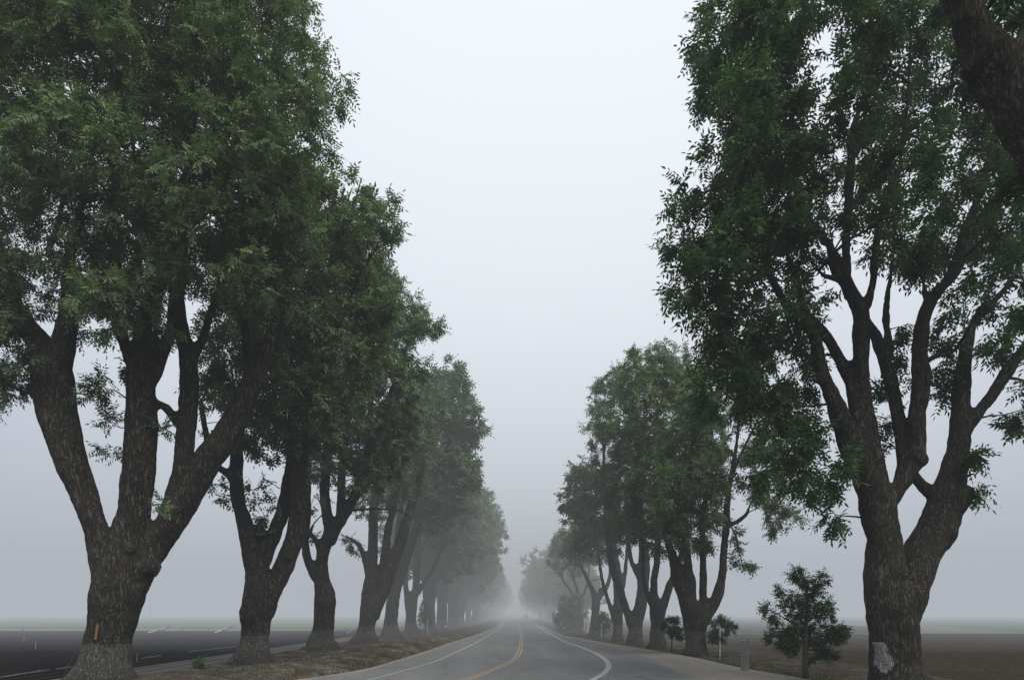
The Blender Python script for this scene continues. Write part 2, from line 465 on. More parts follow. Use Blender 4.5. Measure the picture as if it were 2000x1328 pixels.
def XF(a, near, far):
    D = np.concatenate([[p[0] for p in near], a[:, 0], [p[0] for p in far]])
    X = np.concatenate([[p[1] for p in near], a[:, 1], [p[1] for p in far]])
    # Catmull-Rom like smoothing: dense linear + box filter in log distance
    g = np.exp(np.linspace(math.log(30), math.log(3030), 700)) - 25.0
    xi = np.interp(g, D, X)
    k = np.ones(13) / 13
    xp = np.pad(xi, 6, mode='edge')
    xs = np.convolve(xp, k, 'valid')
    return lambda d: np.interp(d, g, xs)


fL = XF(curve([(720, 1328), (800, 1306), (842, 1295), (884, 1276), (925.5, 1257), (957, 1239), (978, 1225), (985, 1213)]),
        [(5, -8.0), (12, -5.4)], [(240, -2.3), (600, 0.2), (3000, 14)])
fY = XF(curve([(911, 1328), (959, 1309), (988, 1297), (1009, 1284), (1016.6, 1268), (1018.7, 1238)]),
        [(5, -5.2), (12, -2.9)], [(110, 1.0), (240, 1.5), (600, 3.8), (3000, 17.6)])
fR = XF(curve([(1160, 1328), (1187, 1309), (1191, 1299), (1185, 1289), (1166, 1276), (1135, 1263), (1103, 1253), (1072, 1236), (1045, 1219.5)]),
        [(5, -2.6), (12, -0.3)], [(240, 5.4), (600, 7.6), (3000, 21.2)])
fEL = XF(curve([(575, 1327), (700, 1310), (800, 1281), (884, 1253), (930, 1239), (967, 1224)]),
         [(5, -11.5), (12, -8.4)], [(140, -2.6), (240, -3.2), (600, -0.8), (3000, 13)])
fER = XF(curve([(1562, 1322), (1500, 1312), (1450, 1305), (1412, 1295), (1350, 1282), (1312, 1275), (1265, 1267), (1200, 1257), (1100, 1240)]),
         [(5, 8.6), (12, 8.4)], [(106, 4.6), (240, 6.4), (600, 8.6), (3000, 22.2)])
fA = lambda d: np.minimum(fER(d), fR(d) + np.interp(d, [10, 18, 24, 34, 60], [3.6, 2.6, 1.7, 1.6, 0.9]))


def vnoise(x, y, seed=0, octs=4, base=1.0):
    r = np.random.default_rng(seed)
    out = np.zeros_like(x, dtype=float); amp = 1.0; f = base; tot = 0
    tab = r.random((256, 256))
    for o in range(octs):
        xx = x * f + 17.3 * o; yy = y * f + 9.1 * o
        xi = np.floor(xx).astype(int); yi = np.floor(yy).astype(int)
        u = xx - xi; v = yy - yi; u = u * u * (3 - 2 * u); v = v * v * (3 - 2 * v)
        a = tab[xi % 256, yi % 256]; b = tab[(xi + 1) % 256, yi % 256]; c = tab[xi % 256, (yi + 1) % 256]; d = tab[(xi + 1) % 256, (yi + 1) % 256]
        out += amp * ((a * (1 - u) + b * u) * (1 - v) + (c * (1 - u) + d * u) * v - 0.5)
        tot += amp; amp *= 0.5; f *= 2.1
    return out / tot * 2


def ground_h(X, D):
    X = np.asarray(X, float); D = np.asarray(D, float)
    el, er = fEL(D), fER(D)
    e = el - X; r = X - er
    n = vnoise(X, D, 3, 5, 0.55)
    nf = vnoise(X, D, 5, 4, 2.2)
    outer = -10.1
    fall = np.clip((X - (outer - 0.8)) / 1.0, 0, 1)
    bank = 0.13 * np.exp(-((e - 1.8) / 1.1) ** 2) + 0.10 * np.clip(e / 1.0, 0, 1)
    hl = (bank + (0.15 * n + 0.05 * nf) * np.clip(e / 0.8, 0, 1)) * fall - 0.05 * (1 - np.clip(e / 0.35, 0, 1)) - 0.085 * (1 - fall)
    far = np.clip((D - 36) / 14, 0, 1)
    hr = -0.05 + far * 0.14 * np.exp(-((r - 1.2) / 0.9) ** 2) + (0.05 + 0.09 * far) * n * np.clip(r / 0.8, 0, 1) + 0.03 * nf * np.clip(r / 0.4, 0, 1)
    hr = hr * np.clip((13.0 - X) / 2.0, 0, 1) - 0.115 * (1 - np.clip((13.0 - X) / 2.0, 0, 1)) - 0.02
    h = np.where(e > 0, hl, np.where(r > 0, hr, -0.09))
    return h


def strip_rows(near=4.0, far=2600.0, n=260):
    return np.exp(np.linspace(math.log(near + 6), math.log(far + 6), n)) - 6


def ribbon(name, fa, fb, z, mat, near=4.0, far=2600.0, n=260, m=1, attrf=None, zf=None):
    D = strip_rows(near, far, n)
    a, b = fa(D), fb(D)
    u = np.linspace(0, 1, m + 1)
    X = a[:, None] + (b - a)[:, None] * u[None, :]
    Y = np.repeat(D[:, None], m + 1, 1)
    Z = np.full_like(X, z) if zf is None else zf(X, Y)
    V = np.stack([X, Y, Z], -1).reshape(-1, 3)
    i = np.arange(n - 1)[:, None] * (m + 1) + np.arange(m)[None, :]
    Q = np.stack([i, i + 1, i + m + 2, i + m + 1], -1).reshape(-1, 4)
    at = None if attrf is None else {'dust': attrf(X, Y).ravel()}
    return mesh_np(name, V, Q, mat, attrs=at)


def sheet(name, pts, z, mat):
    V = [(p[0], p[1], z) for p in pts]
    me = bpy.data.meshes.new(name); me.from_pydata(V, [], [list(range(len(V)))]); me.materials.append(mat)
    o = bpy.data.objects.new(name, me); COL.objects.link(o)
    return o


# ground to the horizon
tag(sheet('ground', [(-3400, -300), (3400, -300), (3400, 3400), (-3400, 3400)], -0.13, M['ground']), kind='structure')
tag(sheet('ploughed_field', [(-60, -20), (-12.9, -20), (-12.9, 71.0), (-110, 71.0), (-110, -20)], -0.112, M['field_dark']), kind='structure')
tag(sheet('green_field', [(-1500, 75.5), (-14.0, 75.5), (-4.0, 1500), (-1500, 1500)], -0.108, M['field_green']), kind='structure')
tag(sheet('far_green_field', [(46.5, 63.5), (300, 63.5), (300, 330), (100, 260)], -0.108, M['field_green2']), kind='structure')
tag(sheet('dirt_path', [(-13.2, 2), (-10.2, 2), (-10.2, 74), (-8.6, 400), (-11.5, 400), (-13.2, 74)], -0.100, M['track']), kind='structure')
# headland strip along the far side of the dark field, raised a little
D_ = np.linspace(-110, -13, 60)
V = []
for x in D_:
    k = 0.03 * math.sin(x * 0.7)
    V += [(x, 71.4, -0.12), (x, 72.6, 0.16 + k), (x, 74.2, 0.10 - k), (x, 76, -0.12)]
Q = [[4 * i + j, 4 * i + 4 + j, 4 * i + 5 + j, 4 * i + 1 + j] for i in range(len(D_) - 1) for j in range(3)]
tag(mesh_np('earth_bank', V, Q, M['olive'], smooth=True), kind='structure')
# farm track crossing the right-hand field and the weedy wedge beyond it
tag(sheet('field_path', [(8, 64.2), (300, 62.5), (300, 65.0), (8, 65.9)], -0.104, M['pale']), kind='structure')
tag(sheet('weedy_field', [(8, 67), (36, 67), (44, 70), (52, 95), (50, 110), (8, 110)], -0.110, M['olive']), kind='structure')
tag(sheet('side_path', [(37, 66.3), (50, 66.3), (66, 110), (80, 210), (62, 160), (54, 110), (46, 76)], -0.106, M['pale']), kind='structure')

# verge: two displaced strips either side of the asphalt
tag(ribbon('roadside_dirt', lambda d: np.full_like(d, -10.9), lambda d: fEL(d) + 0.25, 0, M['verge'], 4, 330, 520, 70, zf=ground_h), kind='structure')
tag(ribbon('roadside_earth', lambda d: fER(d) - 0.25, lambda d: np.full_like(d, 13.0), 0, M['verge_dark'], 4, 330, 520, 70, zf=ground_h), kind='structure')


def dust(X, Y):
    a = np.clip((X - fA(Y)) / 1.6 + 0.45, 0, 1)
    far = np.clip((fER(Y) - X) / 0.5, 0, 1)
    b = np.clip(1 - (X - fEL(Y)) / 0.55, 0, 1) * 0.9
    b2 = np.clip((fL(Y) - X) / 2.2, 0, 1) * 0.33
    return np.maximum(np.maximum(a, b), b2)


o = ribbon('road', fEL, fER, 0.0, M['road'], 4, 3000, 420, 60, attrf=dust)
tag(o, kind='structure')
LW = 0.075
tag(ribbon('left_edge_line', lambda d: fL(d) - 0.055, lambda d: fL(d) + 0.055, 0.006, M['line_white'], 5, 1200, 420, attrf=lambda X, Y: np.interp(Y, [16, 24, 34], [0.45, 0.6, 0.95])), kind='structure')
tag(ribbon('right_edge_line', lambda d: fR(d) - LW - 0.02, lambda d: fR(d) + LW + 0.02, 0.006, M['line_white'], 5, 1200, 420, attrf=lambda X, Y: np.interp(Y, [16, 30, 70, 120], [1.0, 1.0, 0.85, 0.7])), kind='structure')
tag(ribbon('centre_line_left', lambda d: fY(d) - 0.115, lambda d: fY(d) - 0.03, 0.006, M['line_yellow'], 5, 1200, 420, attrf=lambda X, Y: np.interp(Y, [16, 30, 48, 75, 200], [1.0, 1.0, 0.75, 0.3, 0.2])), kind='structure')
tag(ribbon('centre_line_right', lambda d: fY(d) + 0.03, lambda d: fY(d) + 0.115, 0.006, M['line_yellow'], 5, 1200, 420, attrf=lambda X, Y: np.interp(Y, [16, 30, 48, 75, 200], [1.0, 1.0, 0.75, 0.3, 0.2])), kind='structure')

# ------------------------------------------------------------------ trees
def smooth_path(pts, n):
    """Catmull-Rom through rows of pts (any columns)"""
    p = np.asarray(pts, float)
    if len(p) == 2:
        t = np.linspace(0, 1, n)[:, None]
        return p[0] * (1 - t) + p[1] * t
    q = np.vstack([2 * p[0] - p[1], p, 2 * p[-1] - p[-2]])
    out = []
    segs = len(p) - 1
    T = np.linspace(0, segs - 1e-6, n)
    for t in T:
        i = int(t); u = t - i
        a, b, c, d = q[i], q[i + 1], q[i + 2], q[i + 3]
        out.append(0.5 * ((2 * b) + (c - a) * u + (2 * a - 5 * b + 4 * c - d) * u * u + (3 * b - a - 3 * c + d) * u ** 3))
    return np.array(out)


def tube(path, rad, sides, wob=0.0, seed=0, flare=None):
    """verts, quads of a tube; closes with collapsed end rings"""
    path = np.asarray(path, float); rad = np.asarray(rad, float)
    n = len(path)
    t = np.gradient(path, axis=0); t /= np.linalg.norm(t, axis=1)[:, None] + 1e-9
    ref = np.array([1.0, 0.15, 0.05])
    u = ref - t * (t @ ref)[:, None]; u /= np.linalg.norm(u, axis=1)[:, None] + 1e-9
    v = np.cross(t, u)
    th = np.arange(sides) * 2 * math.pi / sides
    r = rad[:, None] * np.ones(sides)[None, :]
    if wob > 0:
        rs = np.random.default_rng(seed)
        ph = rs.random(6) * 6.28
        s = np.arange(n)[:, None] / max(n, 1) * 6
        r = r * (1 + wob * (np.sin(2 * th[None, :] + ph[0] + s * 0.7) + 0.7 * np.sin(3 * th[None, :] + ph[1] - s) + 0.5 * np.sin(5 * th[None, :] + ph[2] + s * 1.7)))
    if flare is not None:
        z = path[:, 2] - flare[0]
        k = np.exp(-np.clip(z, 0, None) / flare[1])[:, None]
        rs = np.random.default_rng(seed + 5)
        ph = rs.random(3) * 6.28
        lob = 0.5 + 0.5 * np.sin(5 * th[None, :] + ph[0]) + 0.35 * np.sin(7 * th[None, :] + ph[1])
        r = r * (1 + flare[2] * k * (0.55 + 0.7 * lob))
    V = path[:, None, :] + u[:, None, :] * (np.cos(th)[None, :, None] * r[:, :, None]) + v[:, None, :] * (np.sin(th)[None, :, None] * r[:, :, None])
    V = V.reshape(-1, 3)
    i = np.arange(n - 1)[:, None] * sides + np.arange(sides)[None, :]
    j = np.arange(n - 1)[:, None] * sides + (np.arange(sides)[None, :] + 1) % sides
    Q = np.stack([i, j, j + sides, i + sides], -1).reshape(-1, 4)
    # caps as collapsed rings
    a = len(V); V = np.vstack([V, path[:1], path[-1:]])
    k = np.arange(sides); k2 = (k + 1) % sides
    T = np.concatenate([np.stack([k2, k, np.full(sides, a)], -1), np.stack([k + (n - 1) * sides, k2 + (n - 1) * sides, np.full(sides, a + 1)], -1)])
    return V, Q, T


class Geo:
    def __init__(s): s.V = []; s.Q = []; s.T = []; s.n = 0
    def add(s, V, Q, T=None):
        s.V.append(V); s.Q.append(np.asarray(Q).reshape(-1, 4) + s.n)
        if T is not None and len(T): s.T.append(np.asarray(T) + s.n)
        s.n += len(V)
    def get(s):
        return np.vstack(s.V), (np.vstack(s.Q) if s.Q else np.zeros((0, 4), int)), (np.vstack(s.T) if s.T else None)


def remesh(V, Q, T, vox, lump=0.0):
    me = bpy.data.meshes.new('tmp')
    faces = [list(map(int, q)) for q in Q] + [list(map(int, t)) for t in T]
    me.from_pydata([tuple(v) for v in V], [], faces)
    o = bpy.data.objects.new('tmp', me); COL.objects.link(o)
    md = o.modifiers.new('r', 'REMESH'); md.mode = 'VOXEL'; md.voxel_size = vox
    sm = o.modifiers.new('s', 'SMOOTH'); sm.factor = 0.5; sm.iterations = 3
    if lump > 0:
        tx = bpy.data.textures.new('lump', 'CLOUDS'); tx.noise_scale = 0.4
        dm = o.modifiers.new('d', 'DISPLACE'); dm.texture = tx; dm.strength = lump; dm.mid_level = 0.62; dm.texture_coords = 'GLOBAL'
    dg = bpy.context.evaluated_depsgraph_get()
    ev = o.evaluated_get(dg)
    m2 = ev.to_mesh()
    n = len(m2.vertices); co = np.empty(n * 3, np.float32); m2.vertices.foreach_get('co', co)
    nl = len(m2.loops); li = np.empty(nl, np.int32); m2.loops.foreach_get('vertex_index', li)
    npoly = len(m2.polygons); lt = np.empty(npoly, np.int32); m2.polygons.foreach_get('loop_total', lt)
    ls = np.empty(npoly, np.int32); m2.polygons.foreach_get('loop_start', ls)
    q = ls[lt == 4]; Q2 = np.stack([li[q], li[q + 1], li[q + 2], li[q + 3]], -1) if len(q) else np.zeros((0, 4), int)
    t = ls[lt == 3]; T2 = np.stack([li[t], li[t + 1], li[t + 2]], -1) if len(t) else None
    ev.to_mesh_clear()
    bpy.data.objects.remove(o, do_unlink=True); bpy.data.meshes.remove(me)
    return co.reshape(-1, 3).astype(float), Q2, T2


def in_poly(x, y, poly):
    p = np.asarray(poly, float); c = np.zeros(len(x), bool)
    for i in range(len(p)):
        x1, y1 = p[i]; x2, y2 = p[i - 1]
        k = ((y1 > y) != (y2 > y)) & (x < (x2 - x1) * (y - y1) / ((y2 - y1) if y2 != y1 else 1e-9) + x1)
        c ^= k
    return c


def edge_dist(x, y, poly):
    p = np.asarray(poly, float); d = np.full(len(x), 1e9)
    for i in range(len(p)):
        a = p[i]; b = p[i - 1]; ab = b - a
        t = np.clip(((x - a[0]) * ab[0] + (y - a[1]) * ab[1]) / (ab @ ab + 1e-9), 0, 1)
        d = np.minimum(d, np.hypot(x - a[0] - t * ab[0], y - a[1] - t * ab[1]))
    return d


def make_tufts(C, R, r, k=7.0, flat=0.8):
    """twig ends around every clump centre, more of them on its upper side"""
    cnt = np.maximum(2, r.poisson(k * (R / R.mean()) ** 2))
    ci = np.repeat(np.arange(len(C)), cnt); n = len(ci)
    d = r.normal(size=(n, 3)); d[:, 2] += 0.30; d /= np.linalg.norm(d, axis=1)[:, None]
    rad = 0.45 + 0.55 * r.random(n) ** 0.6
    pos = C[ci] + d * rad[:, None] * R[ci][:, None] * np.array([1, 1, flat])
    return pos, d, ci


def leaves(TP, TD, TC, per, L, lw, ll, pairs, r, shade=None, droop=0.35):
    """compound leaves radiating from the twig ends. returns V,Q,tint"""
    cnt = r.poisson(per, size=len(TP))
    ti = np.repeat(np.arange(len(TP)), cnt); n = len(ti); ci = TC[ti]
    d = TD[ti]
    q = r.normal(size=(n, 3)); q /= np.linalg.norm(q, axis=1)[:, None]
    ax = q * 0.95 + d * 0.75; ax[:, 2] -= droop * (0.4 + r.random(n)); ax /= np.linalg.norm(ax, axis=1)[:, None]
    pos = TP[ti] + r.normal(size=(n, 3)) * 0.16 * L - d * (r.random(n) * 0.5 * L)[:, None]
    up = r.normal(size=(n, 3)) * 0.38; up[:, 2] += 1.0
    rad = r.random(n)
    sd_ = np.cross(ax, up); sd_ /= np.linalg.norm(sd_, axis=1)[:, None] + 1e-9
    nrm = np.cross(sd_, ax)
    Ls = L * (0.7 + 0.6 * r.random(n))
    tint = np.clip(0.45 + 0.18 * r.normal(size=n) + (0.0 if shade is None else shade[ci]) + 0.15 * d[:, 2] + 0.05 * (rad - 0.5), 0, 1)  # leaves on the upper side of a clump coloured lighter, as if lit from above
    Vs = []; ts = []
    slots = [(k, s) for k in range(pairs) for s in (-1, 1)] + [(pairs, 0)]
    for k, s in slots:
        t = (k + 0.6) / (pairs + 0.4)
        base = pos + ax * (Ls * t)[:, None] - nrm * (0.12 * Ls * t * t)[:, None]
        if s == 0: dr = ax - nrm * 0.25
        else: dr = sd_ * s * 0.85 + ax * 0.5 - nrm * (0.25 + 0.2 * r.random(n))[:, None]
        dr = dr + r.normal(size=(n, 3)) * 0.16
        dr /= np.linalg.norm(dr, axis=1)[:, None]
        wv = np.cross(dr, nrm + r.normal(size=(n, 3)) * 0.25); wv /= np.linalg.norm(wv, axis=1)[:, None] + 1e-9
        l = ll * (0.75 + 0.5 * r.random(n)) * (1 - 0.25 * abs(t - 0.55)); w = lw * (0.8 + 0.4 * r.random(n))
        mid = base + dr * (l * 0.42)[:, None]
        Vs.append(np.stack([base, mid + wv * (w / 2)[:, None], base + dr * l[:, None] - nrm * (0.12 * l)[:, None], mid - wv * (w / 2)[:, None]], 1))
        ts.append(np.repeat(tint[:, None] + 0.05 * r.normal(size=(n, 1)), 4, 1))
    V = np.concatenate(Vs).reshape(-1, 3); tt = np.concatenate(ts).ravel()
    Q = np.arange(len(V)).reshape(-1, 4)
    return V.astype(np.float32), Q, tt


LOD = {  # compound leaf length, leaflet width, leaflet length, pairs, leaves per twig end
    0: (0.34, 0.044, 0.13, 5, 8.5),
    'r': (0.40, 0.056, 0.16, 5, 7.2),
    1: (0.36, 0.064, 0.17, 4, 8),
    2: (0.42, 0.11, 0.26, 3, 7),
    3: (0.60, 0.22, 0.45, 2, 6),
    4: (0.9, 0.42, 0.8, 1, 6),
    's': (0.15, 0.036, 0.085, 3, 4.2),
}


def build_tree(name, label, mp, sc, base, limbs, crowns, lod, R=0.85, cap=3.4, mats=('bark', 'leaf_left'), seed=1, vox=0.05,
               flare=0.5, extras=(), holes=(), dens=1.0, lump=0.07, minr=0.5, group=None, cat='tree', sep=1.16, bare=(), shell=0.55, rmin=0.012, tint=0.0, maxtwig=6, upb=0.35, perm=1.0, rs=0.90, knots=()):
    """mp(px,py,dy)->xyz; sc metres per unit; limbs: list of dicts/lists of (px,py,r[,dy]); crowns: list of (polygon, depth offset, density)"""
    r = np.random.default_rng(seed)
    base = np.array(base, float)
    thick = Geo(); thin = Geo()
    nodes = []; nrad = []; npx = []
    for li, lb in enumerate(limbs):
        k1 = 0.0
        if isinstance(lb, tuple): lb, k1 = lb
        a = np.array([p[:3] for p in lb], float)
        k0 = 0.0
        if nodes:
            q = np.array(npx); dd = np.hypot(q[:, 0] - a[0, 0], q[:, 1] - a[0, 1])
            k0 = q[int(dd.argmin()), 2]
        seg = np.concatenate([[0], np.cumsum(np.hypot(*(a[1:, :2] - a[:-1, :2]).T))]); seg /= seg[-1]
        dy = k0 + (k1 - k0) * seg ** 0.8
        length = np.hypot(*(a[1:, :2] - a[:-1, :2]).T).sum() * sc
        n = max(6, int(length / (0.22 if lod in (0, 1, 'r') else 0.45)))
        pp = smooth_path(np.column_stack([a, dy]), n)
        xyz = np.array([mp(q[0], q[1], q[3]) for q in pp])
        rad = np.maximum(pp[:, 2] * sc * (rs if li == 0 and lod != 's' else rs * 0.92), 0.006)
        if li == 0: rad *= np.interp(np.linspace(0, 1, n), [0, 0.3, 0.45], [1.0, 1.0, 0.92])
        wig = np.array([vnoise(np.arange(n) * 0.23 + li * 7, np.full(n, k * 5.0 + seed), seed, 3) for k in range(3)]).T
        xyz += wig * np.minimum(rad * 0.25, 0.06)[:, None] * np.clip(np.arange(n) / 4.0, 0, 1)[:, None]
        big = rad.max() > 1.6 * vox
        fl = (base[2], 0.38 * max(0.35, rad[0]), flare) if li == 0 else None
        V, Q, T = tube(xyz, rad, 20 if (big and rad.max() > 0.3) else (12 if big else 7), 0.035 if big else 0.02, seed * 31 + li, fl)
        (thick if big else thin).add(V, Q, T)
        nodes += list(xyz); nrad += list(rad); npx += [(q[0], q[1], q[3]) for q in pp]
    for kx, ky, kr in knots:      # pruned stubs and burls facing the road
        q = np.array(npx); dd = np.hypot(q[:, 0] - kx, q[:, 1] - ky); j = int(dd.argmin())
        c0 = mp(kx, ky, q[j, 2]); rr_ = nrad[j]
        a0 = c0 + np.array([0, -rr_ * 0.2, 0]); b0 = c0 + np.array([0.02, -rr_ * 0.98 - kr * sc * 0.35, kr * sc * 0.12])
        V, Q, T = tube(np.array([a0, (a0 + b0) / 2, b0 * 0.85 + a0 * 0.15, b0]), np.array([kr * 1.5, kr * 1.25, kr, kr * 0.75]) * sc, 12, 0.06, int(kx)); thick.add(V, Q, T)
    nodes = np.array(nodes); nrad = np.array(nrad)
    keep = nodes[:, 2] > base[2] + (0.18 * (nodes[:, 2].max() - base[2]))
    SN = list(nodes[keep][::2]); SR = list(nrad[keep][::2])
    if not SN: SN = list(nodes); SR = list(nrad)
    # clump centres
    C = []; CR = []; CS = []
    for poly, off, dn in crowns:
        p = np.array(poly, float)
        lo, hi = p.min(0), p.max(0)
        nt_ = int(min(60000, max(1500, (hi - lo).prod() * sc * sc * 60)))
        x = lo[0] + (hi[0] - lo[0]) * r.random(nt_); y = lo[1] + (hi[1] - lo[1]) * r.random(nt_)
        k = in_poly(x, y, p); x, y = x[k], y[k]
        ed = edge_dist(x, y, p) * sc
        k = ed > 0.42 * R; x, y, ed = x[k], y[k], ed[k]
        for hx, hy, hr in holes:
            k = np.hypot(x - hx, y - hy) > hr; x, y, ed = x[k], y[k], ed[k]
        dd = np.minimum(ed, cap); t = np.sqrt(dd * (2 * cap - dd))
        dy = (2 * r.random(len(x)) - 1) * t
        k = (np.abs(dy) > t - 1.6 * R) | (ed < 1.6 * R) | (r.random(len(x)) > shell)
        x, y, t, dy = x[k], y[k], t[k], dy[k]
        k = r.random(len(x)) < dn if dn < 1 else np.ones(len(x), bool)
        x, y, dy = x[k], y[k], dy[k]
        pts = np.array([mp(a, b, c + off) for a, b, c in zip(x[:9000], y[:9000], dy[:9000])])
        acc = np.zeros((0, 3)); s2 = (sep * R * (1 if dn >= 1 else 1.32)) ** 2
        for q in pts:
            if len(acc) and ((acc - q) ** 2).sum(1).min() < s2: continue
            acc = np.vstack([acc, q])
        C += list(acc); CR += list(R * (0.7 + 0.65 * r.random(len(acc))))
        CS += list(tint + 0.15 * r.normal(size=len(acc)))
    for e in extras:
        C.append(mp(e[0], e[1], e[3] if len(e) > 3 else 0.0)); CR.append(e[2]); CS.append(0.0)
    C = np.array(C); CR = np.array(CR); CS = np.array(CS)
    ktuft = 8.0 if lod == 's' else {0: 8, 'r': 7, 1: 7, 2: 7, 3: 6, 4: 6}[lod]
    TP, TD, TC = make_tufts(C, CR, r, ktuft * (CR.mean() / (0.14 if lod == 's' else 0.85)) ** 1.0)
    # branches out to the clumps, each from the nearest wood
    d0 = np.array([np.min(((nodes - c) ** 2).sum(1)) for c in C]) ** 0.5
    order = np.argsort(d0)
    A = np.array(SN); AR = np.array(SR)
    A = np.vstack([A, np.zeros((len(C) * 5, 3))]); AR = np.concatenate([AR, np.zeros(len(C) * 5)]); na = len(SN)
    sides = {0: 5, 'r': 6, 1: 5, 's': 4}.get(lod, 4)
    for c_i in order:
        c = C[c_i]
        df = c - A[:na]
        cost = np.linalg.norm(df, axis=1); cost = cost + 0.9 * np.clip(-df[:, 2], 0, None)
        cost = cost + 0.4 * np.clip(0.03 - AR[:na], 0, 1) * 20 * R
        j = int(cost.argmin()); s = A[j]; ln = np.linalg.norm(c - s)
        if ln < 0.15 * R: continue
        r0 = min(AR[j] * 0.75, (0.012 + 0.017 * ln) if lod in (0, 'r') else (0.010 + 0.014 * ln)) if lod != 's' else min(AR[j] * 0.7, 0.004 + 0.01 * ln)
        r0 = max(r0, rmin * 0.9)
        m1 = s + (c - s) * 0.38 + r.normal(size=3) * 0.09 * ln; m1[2] += 0.06 * ln - upb * 0.1 * ln
        m2 = s + (c - s) * 0.72 + r.normal(size=3) * 0.07 * ln; m2[2] += 0.05 * ln
        nn = 7 if lod in (0, 1, 'r', 's') else 5
        pth = smooth_path([s, m1, m2, c], nn)
        rr = np.linspace(r0, rmin * 0.8, nn)
        V, Q, T = tube(pth, rr, sides); thin.add(V, Q, T)
        sel = pth[[2, 3, 4, -1]] if nn >= 6 else pth[[1, 2, 3, 4]]
        A[na:na + 4] = sel; AR[na:na + 4] = np.interp([0.3, 0.5, 0.7, 1], [0, 1], [r0, rmin]); na += 4
        if lod in (0, 1, 'r', 's'):
            for k in np.nonzero(TC == c_i)[0][:maxtwig + 3]:
                e = TP[k]
                st = pth[-1 - int(r.integers(0, 3))]
                pt = smooth_path([st, st + (e - st) * 0.5 + r.normal(size=3) * 0.06 * R, e], 4)
                V, Q, T = tube(pt, np.linspace(rmin * 0.65, rmin * 0.3, 4), 3); thin.add(V, Q, T)
    root = empty(name, base)
    tag(root, label, cat, group)
    full = Geo()
    if thick.V:
        V, Q, T = thick.get()
        if vox > 0: V, Q, T = remesh(V, Q, T, vox, lump)
        full.add(V, Q, T)
    if thin.V:
        V, Q, T = thin.get(); full.add(V, Q, T)
    V, Q, T = full.get()
    mesh_np('trunk', V - base, Q, M[mats[0]], root, smooth=True, T=T)
    L, lw, ll, pairs, per = LOD[lod]
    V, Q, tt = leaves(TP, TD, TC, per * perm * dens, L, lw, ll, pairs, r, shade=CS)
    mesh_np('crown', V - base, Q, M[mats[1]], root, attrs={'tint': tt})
    return root


def mpD(D):
    return lambda px, py, dy=0.0: P(px, py, D + dy)


ROW = 'walnut trees lining the road'
